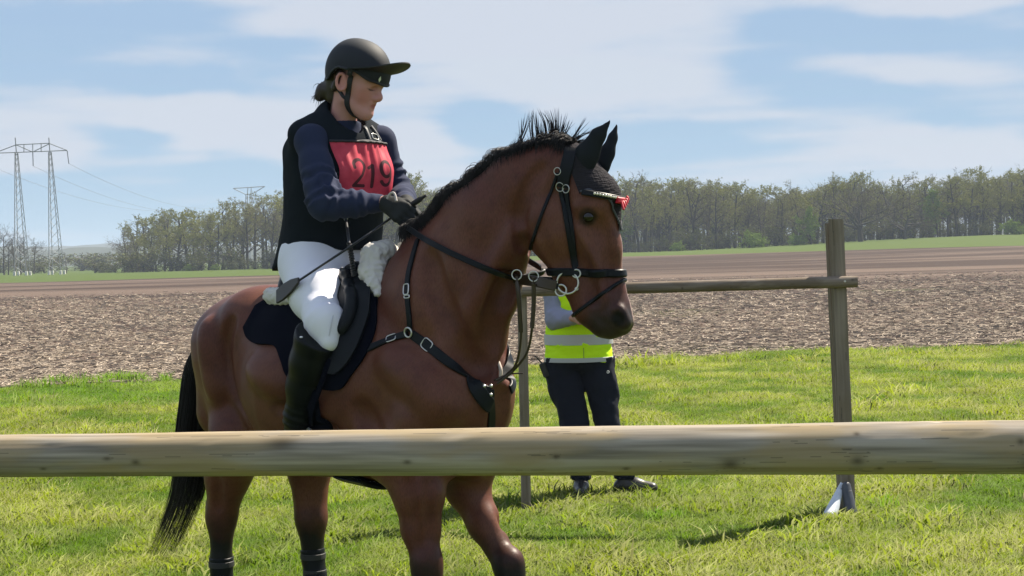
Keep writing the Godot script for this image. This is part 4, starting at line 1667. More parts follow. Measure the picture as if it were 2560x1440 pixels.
# the bib's print: numerals as strokes
func bib_tex() -> Texture2D:
	var w := 420
	var h := 360
	var im := Image.create(w, h, false, Image.FORMAT_RGB8)
	var n := FastNoiseLite.new()
	n.seed = 8
	n.frequency = 0.012
	var strokes := []
	var add := func(pts: Array) -> void:
		for i in pts.size() - 1:
			strokes.append([Vector2(pts[i][0], pts[i][1]), Vector2(pts[i + 1][0], pts[i + 1][1])])
	# 2
	var two := [[92, 168]]
	for i in 13:
		var g := deg_to_rad(200.0 + 190.0 * i / 12.0)
		two.append([128 + 42 * cos(g), 160 + 44 * sin(g)])
	two.append_array([[150, 215], [88, 285], [168, 285]])
	add.call(two)
	# 1
	add.call([[202, 168], [232, 150], [232, 288]])
	# 9
	var nine := []
	for i in 25:
		var g := TAU * i / 24.0
		nine.append([322 + 36 * cos(g), 172 + 50 * sin(g)])
	add.call(nine)
	var hook := [[358, 172]]
	for i in 9:
		var g := deg_to_rad(lerpf(0.0, 150.0, i / 8.0))
		hook.append([322 + 36 * cos(g), 232 + 46 * sin(g)])
	add.call(hook)
	var blur := [[90, 60, 130, 60], [170, 40, 300, 42]]
	for y in h:
		for x in w:
			var c := Color(0.56, 0.062, 0.095)
			c = c.lerp(Color(0.47, 0.042, 0.07), clampf(0.5 + n.get_noise_2d(x, y), 0.0, 1.0))
			var p := Vector2(x, y)
			var d := 99.0
			for s in strokes:
				var q: Vector2 = Geometry2D.get_closest_point_to_segment(p, s[0], s[1])
				d = minf(d, q.distance_to(p))
			c = c.lerp(Color(0.025, 0.012, 0.016), clampf((12.0 - d) / 2.5, 0.0, 0.92))
			im.set_pixel(x, y, c.linear_to_srgb())
	return ImageTexture.create_from_image(im)

func build_rider() -> void:
	var X := Vector3.RIGHT
	var base := Vector3(-0.41, 1.52, 0)
	var rider := thing("person", "rider in black helmet, red number bib and white breeches sitting on the bay horse", "person", "", frame * Transform3D(Basis.IDENTITY, base))
	var off := -base
	# joints
	var neck := Vector3(-0.322, 2.115, 0)
	var rs := H(777, 352, 0.160)
	var ls := H(952, 352, -0.165)
	var re := H(812, 512, 0.225)
	var rw := H(948, 508, 0.05)
	var le := H(1000, 484, -0.22)
	var lw := H(1016, 508, -0.06)
	var hip := H(792, 662, 0.10)
	var knee := H(812, 806, 0.295)
	var ankle := H(744, 1058, 0.275)
	var M := Vector3(1, 1, -1)
	var he := H(886, 213, 0.0)        # between the ears
	var yaw := deg_to_rad(21.0)
	var pitch := deg_to_rad(19.0)
	var hf := Vector3(cos(yaw) * cos(pitch), -sin(pitch), -sin(yaw) * cos(pitch))
	var hr := Vector3(sin(yaw), 0, cos(yaw))
	var hu := hr.cross(hf)
	var E := func(x: float, y: float, z := 0.0) -> Vector3: return he + hf * x + hu * y + hr * z

	# ---- the body under the clothes, one figure; the head on a finer grid
	var skin := vcol("skin", 0.55, 0.4)
	var body := Field.new(Vector3(-0.75, 0.85, -0.46), Vector3(0.2, 2.2, 0.46), 0.013)
	body.bone(Vector3(-0.345, 1.97, 0), Vector3(-0.38, 1.77, 0), 0.135, 0.11, 0.05, X, 0.72)
	body.bone(Vector3(-0.38, 1.77, 0), Vector3(-0.41, 1.64, 0), 0.11, 0.13, 0.05, X, 0.8)
	body.bone(Vector3(-0.335, 2.05, 0), neck, 0.07, 0.05, 0.04)
	body.bone(neck, E.call(-0.02, -0.04), 0.05, 0.048, 0.03)
	body.chain([Vector3(-0.335, 2.06, 0.05), rs, re, rw], [0.05, 0.045, 0.034, 0.024], 0.03)
	body.chain([Vector3(-0.335, 2.06, -0.05), ls, le, lw], [0.05, 0.045, 0.034, 0.024], 0.03)
	body.chain([Vector3(-0.41, 1.63, 0.05), hip, knee, ankle, ankle + Vector3(0.10, -0.07, 0.02)], [0.10, 0.08, 0.048, 0.030, 0.022], 0.04)
	body.chain([Vector3(-0.41, 1.63, -0.05), hip * M, knee * M, ankle * M, ankle * M + Vector3(0.10, -0.07, -0.02)], [0.10, 0.08, 0.048, 0.030, 0.022], 0.04)
	var flesh := Color(0.50, 0.255, 0.225)
	var pn := FastNoiseLite.new()
	pn.seed = 12
	pn.frequency = 14.0
	var sm := body.mesh(func(_p: Vector3, _n: Vector3) -> Color: return flesh)
	var fh := Field.new(he - Vector3.ONE * 0.2, he + Vector3.ONE * 0.19, 0.0045)
	fh.bone(E.call(-0.03, 0.045), E.call(0.03, 0.052), 0.086, 0.084, 0.03, hr, 0.86)
	fh.bone(E.call(0.045, 0.01), E.call(0.050, -0.065), 0.053, 0.034, 0.03, hr, 0.98)
	fh.bone(E.call(0.01, 0.0), E.call(0.02, -0.05), 0.062, 0.04, 0.03, hr, 0.95)
	for s in [-1.0, 1.0]:
		fh.bone(E.call(0.004, -0.055, s * 0.044), E.call(0.072, -0.088, s * 0.012), 0.017, 0.016, 0.025)
		fh.bone(E.call(0.060, -0.004, s * 0.040), E.call(0.060, -0.024, s * 0.036), 0.020, 0.018, 0.025)
		fh.bone(E.call(0.082, 0.034, s * 0.012), E.call(0.068, 0.036, s * 0.046), 0.012, 0.012, 0.014)
		fh.bone(E.call(0.076, 0.012, s * 0.030), E.call(0.074, 0.012, s * 0.036), 0.0125, 0.0125, 0.006)
		fh.bone(E.call(0.103, -0.024, s * 0.011), E.call(0.109, -0.024, s * 0.010), 0.0085, 0.0085, 0.006)
		fh.bone(E.call(0.099, 0.014, s * 0.019), E.call(0.099, 0.006, s * 0.030), 0.009, 0.009, 0.012, Vector3.ZERO, 1.0, true)
		# ears
		var ec: Vector3 = E.call(-0.008, 0.002, s * 0.073)
		var er := []
		for k in 13:
			var g := TAU * k / 12.0
			er.append(ec + hf * (0.016 * cos(g) - 0.006 * sin(g)) + hu * 0.029 * sin(g) + hr * s * (0.008 - 0.008 * cos(g)))
		for k in 12:
			fh.bone(er[k], er[k + 1], 0.0055, 0.0055, 0.004)
		fh.bone(ec + hu * 0.012 - hr * s * 0.002, ec - hu * 0.016 - hr * s * 0.002, 0.011, 0.010, 0.006)
		fh.bone(ec + hr * s * 0.016 + hf * 0.004, ec + hr * s * 0.014 + hf * 0.006 - hu * 0.008, 0.008, 0.006, 0.005, Vector3.ZERO, 1.0, true)
	fh.bone(E.call(0.088, 0.030), E.call(0.114, -0.012), 0.0080, 0.0095, 0.014)
	fh.bone(E.call(0.114, -0.012), E.call(0.117, -0.018), 0.0100, 0.0095, 0.008)
	fh.bone(E.call(0.060, -0.030), E.call(0.064, -0.072), 0.034, 0.027, 0.025)
	fh.bone(E.call(0.092, -0.0455, 0.011), E.call(0.092, -0.0455, -0.011), 0.0090, 0.0090, 0.010)
	fh.bone(E.call(0.091, -0.0590, 0.009), E.call(0.091, -0.0590, -0.009), 0.0090, 0.0090, 0.008)
	fh.bone(E.call(0.1025, -0.0525, 0.014), E.call(0.1025, -0.0525, -0.014), 0.0028, 0.0028, 0.004, Vector3.ZERO, 1.0, true)
	fh.bone(E.call(0.081, -0.087, 0.006), E.call(0.081, -0.087, -0.006), 0.017, 0.017, 0.02)
	fh.bone(E.call(-0.028, -0.03), neck - Vector3(0, 0.02, 0), 0.047, 0.053, 0.025)
	var lipc: Vector3 = E.call(0.100, -0.0525)
	var face := fh.mesh(func(p: Vector3, _n: Vector3) -> Color:
		var q := p - he
		var x := q.dot(hf)
		var y := q.dot(hu)
		var zz := absf(q.dot(hr))
		var c := flesh * (1.0 + 0.10 * pn.get_noise_3dv(p))
		# redder cheeks, nose and ears
		c = c.lerp(Color(0.54, 0.19, 0.18), 0.55 * exp(-((Vector3(x, y, zz) - Vector3(0.07, -0.025, 0.045)).length_squared()) / 0.0012))
		c = c.lerp(Color(0.54, 0.19, 0.17), 0.4 * exp(-((Vector3(x, y, zz) - Vector3(0.112, -0.018, 0.0)).length_squared()) / 0.0003))
		if x < 0.02 and zz > 0.066:
			c = c.lerp(Color(0.55, 0.21, 0.18), 0.4)
		# lips
		var dl := Vector2((y + 0.0525) / 0.011, (zz) / 0.019)
		if x > 0.085:
			c = c.lerp(Color(0.36, 0.11, 0.11), clampf(1.25 - dl.length_squared(), 0.0, 1.0))
		# brow and lashes of the lowered lid
		var db := Vector2((y - 0.036 - 0.10 * (0.03 - zz) * float(zz > 0.03)) / 0.0055, (zz - 0.032) / 0.024)
		if x > 0.045:
			c = c.lerp(Color(0.045, 0.026, 0.02), clampf(1.3 - db.length_squared(), 0.0, 0.85))
			var de := Vector2((y - 0.003 - 0.12 * absf(zz - 0.033)) / 0.0035, (zz - 0.034) / 0.017)
			c = c.lerp(Color(0.02, 0.012, 0.012), clampf(1.3 - de.length_squared(), 0.0, 0.9))
		# hair at temple and nape
		if x < 0.0 and (y > 0.02 or x < -0.045) and zz < 0.078:
			c = c.lerp(Color(0.03, 0.018, 0.013), clampf((0.02 - x) / 0.03, 0.0, 1.0) if y > 0.02 else clampf((-0.045 - x) / 0.01, 0.0, 1.0))
		return c)
	var both := ArrayMesh.new()
	both.add_surface_from_arrays(Mesh.PRIMITIVE_TRIANGLES, sm.surface_get_arrays(0))
	both.add_surface_from_arrays(Mesh.PRIMITIVE_TRIANGLES, face.surface_get_arrays(0))
	part(rider, "body", both, skin, off)

	# ---- hair
	var fhair := Field.new(he - Vector3(0.26, 0.16, 0.2), he + Vector3(0.1, 0.1, 0.2), 0.005)
	fhair.bone(E.call(-0.072, -0.005), E.call(-0.066, -0.06), 0.048, 0.034, 0.02, hr, 1.1)
	fhair.chain([E.call(-0.085, -0.045), E.call(-0.112, -0.052, 0.01), E.call(-0.122, -0.078, 0.015)], [0.024, 0.026, 0.018], 0.02)
	fhair.bone(E.call(-0.03, 0.03, 0.070), E.call(-0.045, -0.03, 0.055), 0.014, 0.012, 0.02)
	fhair.bone(E.call(-0.03, 0.03, -0.070), E.call(-0.045, -0.03, -0.055), 0.014, 0.012, 0.02)
	var hairm := plain("brown_hair", lin(0.028, 0.018, 0.014), 0.5)
	var hp := part(rider, "hair", fhair.mesh(), hairm, off)
	var g := RandomNumberGenerator.new()
	g.seed = 9
	var st := new_st()
	for i in 140:
		var a: Vector3 = E.call(-0.095 + g.randf_range(-0.02, 0.02), -0.050 + g.randf_range(-0.025, 0.025), g.randf_range(-0.03, 0.03))
		var b: Vector3 = E.call(-0.122 + g.randf_range(-0.016, 0.015), -0.064 + g.randf_range(-0.032, 0.026), g.randf_range(-0.03, 0.045))
		var c: Vector3 = b + Vector3(-0.01, g.randf_range(-0.035, 0.01), 0.0)
		strand(st, smooth_path([a, a.lerp(b, 0.6) + Vector3(0, 0.016, 0), b, c], 3), 0.003, Vector3(0.2, 0, 1))
	part(hp, "loose_strands", done(st), hairm)

	# ---- helmet
	var black := plain("helmet_black", lin(0.014, 0.017, 0.022), 0.68, 0.0, 0.4)
	var hc: Vector3 = E.call(-0.004, 0.052)
	var HP := func(th: float, e: float) -> Vector3:
		var k := pow(absf(cos(e)), 0.9)
		var out := hf * cos(th) * (0.130 if cos(th) > 0 else 0.122) + hr * sin(th) * 0.103
		return hc + out * k + hu * sin(e) * 0.118
	var rim_e := func(th: float) -> float:
		# the rim dips behind the ears and over the brow
		return table(absf(wrapf(th, -PI, PI)), [0.0, 0.7, 1.25, 1.7, 2.3, 3.2], [-0.18, -0.13, 0.02, 0.0, -0.50, -0.62])
	var shell := []
	for r in 21:
		var line := []
		for q in 49:
			var th := TAU * q / 48.0
			var e0: float = rim_e.call(th)
			line.append(HP.call(th, lerpf(PI * 0.4999, e0, r / 20.0)))
		shell.append(line)
	st = new_st()
	sheet(st, shell, 0.006, false, hc)
	var helmet := part(rider, "helmet", done(st), black, off)
	var rim := PackedVector3Array()
	for q in 48:
		rim.append(shell[20][q])
	st = new_st()
	tube(st, rim, 0.005, 8, true)
	part(helmet, "rim", done(st), plain("rim_black", lin(0.008, 0.010, 0.016), 0.6))
	var peak := []
	for r in 9:
		var line := []
		for q in 33:
			var th := deg_to_rad(lerpf(-82.0, 82.0, q / 32.0))
			var w := pow(cos(th * 1.05), 0.6) if absf(th) < 1.49 else 0.0
			var root: Vector3 = HP.call(th, 0.02 + 0.20 * cos(th))
			var out := (hf * cos(th) * 1.15 + hr * sin(th) * 0.35).normalized()
			var t := r / 8.0
			line.append(root + out * (0.066 * w * t) + hu * ((0.060 * cos(th) + 0.010) * w * t - 0.012 * w * t * t))
		peak.append(line)
	st = new_st()
	sheet(st, peak, 0.004, false, hc - hu * 0.6)
	part(helmet, "peak", done(st), plain("peak_black", lin(0.008, 0.010, 0.016), 0.6))
	# the small silver lozenge on the brow
	var em: Vector3 = HP.call(0.42, -0.02) + hf * 0.003
	st = new_st()
	var en := (em - hc).normalized()
	var eu := (hu - en * hu.dot(en)).normalized()
	var ex := eu.cross(en)
	for tri in [[eu * 0.012, ex * 0.006, -ex * 0.006], [-eu * 0.012, -ex * 0.006, ex * 0.006]]:
		for v in tri:
			st.set_normal(en)
			st.add_vertex(em + en * 0.003 + (v as Vector3))
	part(helmet, "emblem", done(st), plain("silver", lin(0.75, 0.75, 0.78), 0.25, 0.5))
	# chin strap
	for s in [-1.0, 1.0]:
		for path in [[Vector3(0.022, 0.05, 0.09), Vector3(0.020, 0.0, 0.08), Vector3(0.018, -0.045, 0.07), Vector3(0.028, -0.085, 0.05), Vector3(0.045, -0.118, 0.02), Vector3(0.05, -0.122, 0.0)], [Vector3(-0.05, -0.02, 0.085), Vector3(-0.025, -0.042, 0.075), Vector3(0.012, -0.055, 0.068)]]:
			var pts := []
			var ns := []
			for v in smooth_path(path, 6):
				var p: Vector3 = E.call(v.x, v.y, v.z * s)
				var mid: Vector3 = E.call(v.x * 0.7, v.y + 0.035, 0.0)
				var hh := fh.hit(mid + (p - mid).normalized() * 0.16, mid - p, 0.16)
				if hh.size() and v.y < 0.03:
					p = hh[0]
					ns.append(hh[1])
				else:
					ns.append((p - mid).normalized())
				pts.append(p)
			st = new_st()
			strap(st, pts, ns, 0.019 if path.size() > 3 else 0.012, 0.004, 0.002)
			part(helmet, "chin_strap", done(st), plain("web_black", lin(0.010, 0.011, 0.014), 0.7))

	# ---- shirt
	var navy := plain("navy", lin(0.022, 0.029, 0.062), 0.85, 0.0, 0.25)
	navy.rim_enabled = true
	navy.rim = 0.25
	var wr := FastNoiseLite.new()
	wr.seed = 15
	wr.frequency = 9.0
	var fs := Field.new(Vector3(-0.62, 1.55, -0.42), Vector3(0.16, 2.28, 0.42), 0.0085)
	fs.bone(Vector3(-0.345, 1.98, 0), Vector3(-0.375, 1.74, 0), 0.165, 0.14, 0.05, X, 0.72)
	fs.chain([Vector3(-0.335, 2.075, 0.04), rs, re + Vector3(0, 0, 0.0), re.lerp(rw, 0.55), rw], [0.050, 0.054, 0.052, 0.043, 0.033], 0.035)
	fs.bone(rs.lerp(re, 0.4), rs.lerp(re, 0.85), 0.056, 0.054, 0.03)
	fs.chain([Vector3(-0.335, 2.075, -0.04), ls, le, le.lerp(lw, 0.55), lw], [0.050, 0.050, 0.047, 0.041, 0.033], 0.035)
	fs.bone(neck - Vector3(0, 0.03, 0), neck + Vector3(0.018, 0.045, 0), 0.068, 0.060, 0.03)
	fs.cut(E.call(0.0, -0.135, 0.0), (hu * 0.93 - hf * 0.36).normalized())
	# creases across the sleeves
	var creases := func(f: Field, a: Vector3, b: Vector3, amp: float, dens: float, from: float, to: float) -> void:
		var ab := b - a
		for i in f.d.size():
			var v := f.d[i]
			if absf(v) < 0.025:
				var p := f.o + Vector3(i % f.nx, (i / f.nx) % f.ny, i / (f.nx * f.ny)) * f.c
				var t := (p - a).dot(ab) / ab.length_squared()
				if t > from and t < to and (p - a - ab * t).length() < 0.1:
					var w := clampf((t - from) * 6.0, 0.0, 1.0) * clampf((to - t) * 6.0, 0.0, 1.0)
					f.d[i] = v + amp * w * sin(t * dens + 5.0 * wr.get_noise_3dv(p * 0.6)) * (0.5 + wr.get_noise_3dv(p + Vector3(3, 3, 3)))
	creases.call(fs, rs, re, 0.010, 40.0, 0.45, 1.15)
	creases.call(fs, re, rw, 0.007, 34.0, -0.2, 0.98)
	creases.call(fs, ls, le, 0.009, 38.0, 0.3, 1.1)
	creases.call(fs, le, lw, 0.005, 26.0, 0.1, 0.98)
	part(rider, "shirt", fs.mesh(), navy, off)
	# zip of the collar
	st = new_st()
	var zp := []
	for q in [[905, 312], [907, 330]]:
		var o := frame_inv * EYE
		var d := (frame_inv.basis * ray_dir(q[0], q[1])).normalized()
		var hh := fs.hit(o + d * 4.4, d, 1.6)
		if hh.size():
			zp.append(hh[0] + hh[1] * 0.001)
	if zp.size() > 1:
		tube(st, zp, 0.0022, 6)
		part(rider, "zip", done(st), plain("zip", lin(0.12, 0.12, 0.14), 0.4, 0.5), off)

	# ---- vest
	var vb := plain("vest", lin(0.011, 0.015, 0.020), 0.9, 0.0, 0.2)
	var fv := Field.new(Vector3(-0.74, 1.54, -0.30), Vector3(-0.06, 2.26, 0.30), 0.008)
	vest_f = fv
	fv.bone(Vector3(-0.345, 1.985, 0), Vector3(-0.37, 1.80, 0), 0.198, 0.182, 0.05, X, 0.74)
	fv.bone(Vector3(-0.37, 1.80, 0), Vector3(-0.40, 1.60, 0), 0.182, 0.205, 0.05, X, 0.84)
	for s in [-1.0, 1.0]:
		fv.bone(Vector3(-0.338, 2.078, s * 0.160), Vector3(-0.33, 2.12, s * 0.05), 0.060, 0.052, 0.04)
		fv.bone(Vector3(-0.255, 1.935, s * 0.075), Vector3(-0.265, 1.90, s * 0.075), 0.080, 0.08, 0.06)
		fv.bone(Vector3(-0.42, 2.02, s * 0.09), Vector3(-0.43, 1.85, s * 0.08), 0.085, 0.085, 0.05)
	fv.bone(Vector3(-0.47, 1.72, 0.05), Vector3(-0.575, 1.585, 0.085), 0.10, 0.052, 0.06)
	fv.bone(Vector3(-0.47, 1.72, -0.05), Vector3(-0.575, 1.585, -0.085), 0.10, 0.052, 0.06)
	# collar, neck opening, armholes, hem
	fv.bone(neck + Vector3(-0.035, 0.0, 0.0), neck + Vector3(-0.03, 0.035, 0), 0.078, 0.076, 0.03)
	fv.bone(neck + Vector3(0.03, -0.04, 0), neck + Vector3(0.05, 0.16, 0), 0.062, 0.080, 0.01, Vector3.ZERO, 1.0, true)
	var arm_r := (re - rs).normalized()
	var arm_l := (le - ls).normalized()
	fv.bone(rs + Vector3(0.035, -0.060, 0.055), rs + arm_r * 0.26 + Vector3(0.03, 0, 0.085), 0.075, 0.075, 0.02, Vector3.ZERO, 1.0, true)
	fv.bone(ls + Vector3(0.035, -0.060, -0.055), ls + arm_l * 0.26 + Vector3(0.03, 0, -0.085), 0.075, 0.075, 0.02, Vector3.ZERO, 1.0, true)
	fv.cut(Vector3(-0.55, 1.60, 0), Vector3(0.20, -0.98, 0).normalized())
	for i in fv.d.size():
		if absf(fv.d[i]) < 0.02:
			var p := fv.o + Vector3(i % fv.nx, (i / fv.nx) % fv.ny, i / (fv.nx * fv.ny)) * fv.c
			fv.d[i] += 0.004 * wr.get_noise_3dv(p * 1.1)
	var vest := part(rider, "vest", fv.mesh(), vb, off)
	# straps and the buckle near the far shoulder
	var on_vest := func(px: float, py: float) -> Array:
		var o := frame_inv * EYE
		var d := (frame_inv.basis * ray_dir(px, py)).normalized()
		return fv.hit(o + d * 4.4, d, 1.8)
	for pth in [[[912, 318], [918, 334], [924, 350]], [[926, 316], [938, 332], [950, 352]], [[872, 358], [910, 354], [950, 356], [966, 360]]]:
		var pts := []
		var ns := []
		for v in smooth_path([Vector3(pth[0][0], pth[0][1], 0), Vector3(pth[1][0], pth[1][1], 0), Vector3(pth[2][0], pth[2][1], 0)], 5):
			var hh: Array = on_vest.call(v.x, v.y)
			if hh.size():
				pts.append(hh[0])
				ns.append(hh[1])
		if pts.size() > 2:
			st = new_st()
			strap(st, pts, ns, 0.012, 0.005, 0.002)
			part(vest, "strap", done(st), plain("vest_strap", lin(0.06, 0.065, 0.075), 0.6))
	var bh: Array = on_vest.call(934, 344)
	if bh.size():
		buckle(vest, bh, Vector3(0, 0, -1), 0.038, 0.022, Vector3.ZERO)

	# ---- bib with the number, hanging on the front of the vest
	var bg := []
	for r in 31:
		var line := []
		for q in 37:
			var u := q / 36.0
			var v := r / 30.0
			var b := lerpf(0.130, -0.145, u)
			if true:
				b *= 1.0 - 0.05 * v
			var y := lerpf(2.048, 1.848, v)
			var hh := fv.hit(Vector3(0.1, y, b), Vector3(-1, 0, 0), 0.6)
			var x: float = hh[0].x if hh.size() else -0.30
			# cloth hangs straight below the chest, gathered in pleats at the top
			if r > 0:
				x = maxf(x + 0.012, bg[r - 1][q].x - 0.0035)
			else:
				x += 0.012
			x = maxf(x, -0.275 - 0.9 * b * b)
			x += 0.0042 * sin(u * 46.0 + 1.5 * sin(u * 9.0)) * pow(1.0 - v, 1.6)
			line.append(Vector3(x, y, b))
		bg.append(line)
	for pass_ in 3:
		for r in range(1, 30):
			for q in range(1, 36):
				bg[r][q].x = (bg[r][q].x * 2.0 + bg[r - 1][q].x + bg[r + 1][q].x) / 4.0
	st = new_st()
	sheet(st, bg, 0.0015, true, Vector3(-0.6, 1.9, 0))
	var bm := tex_mat(bib_tex(), 0.5)
	bm.cull_mode = BaseMaterial3D.CULL_DISABLED
	bm.backlight_enabled = true
	bm.backlight = Color(0.25, 0.03, 0.04)
	var bib := part(rider, "number_bib", done(st), bm, off)
	bib.set_meta("label", "red number bib printed 219")
	var edge := []
	for q in 37:
		edge.append(bg[0][q] + Vector3(0.002, 0.003, 0))
	st = new_st()
	tube(st, edge, 0.005, 6)
	part(bib, "hem", done(st), plain("bib_hem", lin(0.02, 0.02, 0.025), 0.7))

	# ---- breeches
	var fb := Field.new(Vector3(-0.68, 1.26, -0.40), Vector3(0.0, 1.76, 0.40), 0.0085)
	fb.bone(Vector3(-0.42, 1.655, 0.05), Vector3(-0.42, 1.655, -0.05), 0.135, 0.135, 0.05)
	for s in [1.0, -1.0]:
		var m := Vector3(1, 1, s)
		var mid := H(792, 735, 0.205)
		fb.chain([hip * m, mid * m, knee * m, H(822, 856, 0.312) * m], [0.120, 0.092, 0.060, 0.034], 0.05)
		fb.bone(H(760, 670, 0.11) * m, H(780, 720, 0.17) * m, 0.085, 0.08, 0.05)
	creases.call(fb, hip, knee, 0.006, 30.0, -0.5, 0.35)
	creases.call(fb, hip, knee, 0.004, 42.0, 0.7, 1.15)
	creases.call(fb, hip * M, knee * M, 0.005, 30.0, -0.4, 0.6)
	var seam := []
	for q in [[846, 700], [840, 740], [832, 790], [822, 840]]:
		var oo := frame_inv * EYE
		var dd := (frame_inv.basis * ray_dir(q[0], q[1])).normalized()
		var hh := fb.hit(oo + dd * 4.4, dd, 1.8)
		if hh.size():
			seam.append(hh[0] + hh[1] * 0.0005)
	var breeches := part(rider, "breeches", fb.mesh(), plain("white_cloth", lin(0.73, 0.735, 0.80), 0.85, 0.0, 0.25), off)

	if seam.size() > 2:
		st = new_st()
		tube(st, smooth_path(seam, 5), 0.0016, 5)
		part(breeches, "seam", done(st), plain("seam", lin(0.55, 0.55, 0.60), 0.9))
	# ---- boots
	var bl := plain("boot", lin(0.006, 0.0075, 0.009), 0.38, 0.0, 0.28)
	for s in [1.0, -1.0]:
		var m := Vector3(1, 1, s)
		var pts := [H(794, 846, 0.322), H(778, 905, 0.318), H(762, 965, 0.306), H(748, 1040, 0.290), ankle + Vector3(0.005, -0.03, 0.006)]
		var ff := Field.new(Vector3(-0.62, 0.72, 0.14), Vector3(0.1, 1.56, 0.48), 0.007)
		ff.chain(pts, [0.077, 0.071, 0.061, 0.050, 0.046], 0.03)
		ff.bone(H(800, 790, 0.322), pts[0], 0.070, 0.077, 0.02)
		ff.bone(H(775, 828, 0.300), H(772, 880, 0.305), 0.034, 0.042, 0.03)
		var heel: Vector3 = ankle + Vector3(-0.015, -0.075, 0.008)
		ff.chain([heel, heel + Vector3(0.11, -0.005, 0.025), heel + Vector3(0.205, -0.012, 0.045)], [0.036, 0.040, 0.034], 0.03)
		ff.cut(heel + Vector3(0, -0.033, 0), Vector3(0, -1, 0))
		# the top of the boot rises at the back and falls in front
		var slope := H(826, 884, 0.33) - H(764, 806, 0.33)
		var cutn := Vector3.BACK.cross(slope).normalized()
		ff.cut(H(764, 806, 0.33), cutn if cutn.y > 0.0 else -cutn)
		for i in ff.d.size():
			if absf(ff.d[i]) < 0.02:
				var p := ff.o + Vector3(i % ff.nx, (i / ff.nx) % ff.ny, i / (ff.nx * ff.ny)) * ff.c
				var t := absf(p.y - ankle.y - 0.02)
				if t < 0.07:
					ff.d[i] += 0.0035 * sin((p.y + 0.4 * p.x) * 190.0) * (1.0 - t / 0.07)
		var bm2 := ff.mesh()
		if s < 0:
			var mi := part(rider, "boot", bm2, bl, off)
			mi.scale = Vector3(1, 1, -1)
			mi.position = off
		else:
			var bt := part(rider, "boot", bm2, bl, off)
			var sp := SphereMesh.new()
			sp.radius = 0.006
			sp.height = 0.008
			var hh := ff.hit(H(753, 843, 0.6), H(753, 843, 0.1) - H(753, 843, 0.6), 0.8)
			if hh.size():
				part(bt, "badge", sp, plain("silver", lin(0.75, 0.75, 0.78), 0.25, 0.5), hh[0])

	# ---- hands in gloves closed on the reins
	var glove := plain("glove", lin(0.022, 0.024, 0.024), 0.75, 0.0, 0.3)
	var gf := Field.new(rw - Vector3(0.12, 0.16, 0.18), rw + Vector3(0.22, 0.12, 0.12), 0.0034)
	var w1 := H(966, 508, 0.045)
	hand(gf, w1, H(1030, 546, 0.03) - w1, Vector3(0.0, 0.8, -0.45), Vector3(-0.35, -0.65, -0.5), 0.85, 1.02)
	gf.bone(w1, w1.lerp(H(1030, 546, 0.03), 0.25), 0.025, 0.026, 0.015)
	part(rider, "glove", gf.mesh(), glove, off)
	gf = Field.new(lw - Vector3(0.1, 0.2, 0.14), lw + Vector3(0.24, 0.12, 0.18), 0.0034)
	var w2 := H(1016, 506, -0.05)
	hand(gf, w2, H(1052, 548, -0.03) - w2, Vector3(-0.2, 0.6, 0.75), Vector3(-0.45, -0.6, 0.25), 0.42, 1.05)
	gf.bone(w2, w2.lerp(H(1052, 548, -0.03), 0.25), 0.026, 0.026, 0.015)
	part(rider, "glove", gf.mesh(), glove, off)
	# bare wrist, and a pale tab at the glove's cuff
	st = new_st()
	tube(st, [rw.lerp(w1, -0.2), rw.lerp(w1, 0.6), w1.lerp(H(985, 518, 0.042), 0.3)], [0.0275, 0.0265, 0.0262], 18)
	part(rider, "wrist", done(st), plain("wrist_skin", lin(0.40, 0.22, 0.18), 0.6), off)
	st = new_st()
	tube(st, smooth_path([H(968, 497, 0.065), H(976, 484, 0.06), H(986, 484, 0.055), H(991, 503, 0.06)], 5), 0.0045, 8)
	part(rider, "glove_tab", done(st), plain("pale_tab", lin(0.42, 0.38, 0.36), 0.7), off)

	# ---- riding crop held across the thigh
	var c0 := H(1066, 488, -0.03)
	var c1 := H(990, 537, 0.02)
	var c2 := H(745, 703, 0.315)
	var crop := thing("riding_crop", "black riding crop with leather tongue held across the white breeches", "riding crop", "", frame * Transform3D(Basis.IDENTITY, c1))
	st = new_st()
	tube(st, smooth_path([c0, c1, H(900, 600, 0.19), c2], 6), 0.0042, 8)
	part(crop, "shaft", done(st), plain("crop", lin(0.012, 0.014, 0.02), 0.4), -c1)
	st = new_st()
	tube(st, [c0, c0.lerp(c1, 0.12), c0.lerp(c1, 0.2), c0.lerp(c1, 0.55)], [0.0045, 0.006, 0.010, 0.010], 10)
	part(crop, "grip", done(st), plain("grip", lin(0.010, 0.010, 0.012), 0.6), -c1)
	var tip := H(694, 742, 0.30)
	st = new_st()
	strap(st, [c2.lerp(tip, -0.05), c2.lerp(tip, 0.3), c2.lerp(tip, 0.7), tip], [Vector3(-0.1, 0.25, 1), Vector3(-0.1, 0.25, 1), Vector3(-0.1, 0.25, 1), Vector3(-0.1, 0.25, 1)], [0.022, 0.05, 0.062, 0.052], 0.006)
	part(crop, "tongue", done(st), plain("tongue", lin(0.020, 0.017, 0.016), 0.5), -c1)

	# ---- coiled lanyard from the vest to the saddle
	var lt: Array = on_vest.call(862, 545)
	var l0: Vector3 = lt[0] + lt[1] * 0.01 if lt.size() else H(862, 545, 0.16)
	var lpts := smooth_path([l0, H(872, 600, 0.20), H(880, 650, 0.185), H(886, 690, 0.17)], 30)
	var lan := thing("lanyard", "black coiled lanyard hanging from the rider's vest to the saddle", "cord", "", frame * Transform3D(Basis.IDENTITY, lpts[-1]))
	st = new_st()
	var coil := PackedVector3Array()
	for i in range(34, lpts.size()):
		for k in 3:
			var t := i + k / 3.0
			var p := lpts[i].lerp(lpts[mini(i + 1, lpts.size() - 1)], k / 3.0)
			coil.append(p + Vector3(cos(t * 1.5), 0, sin(t * 1.5)) * 0.006)
	tube(st, coil, 0.0045, 6)
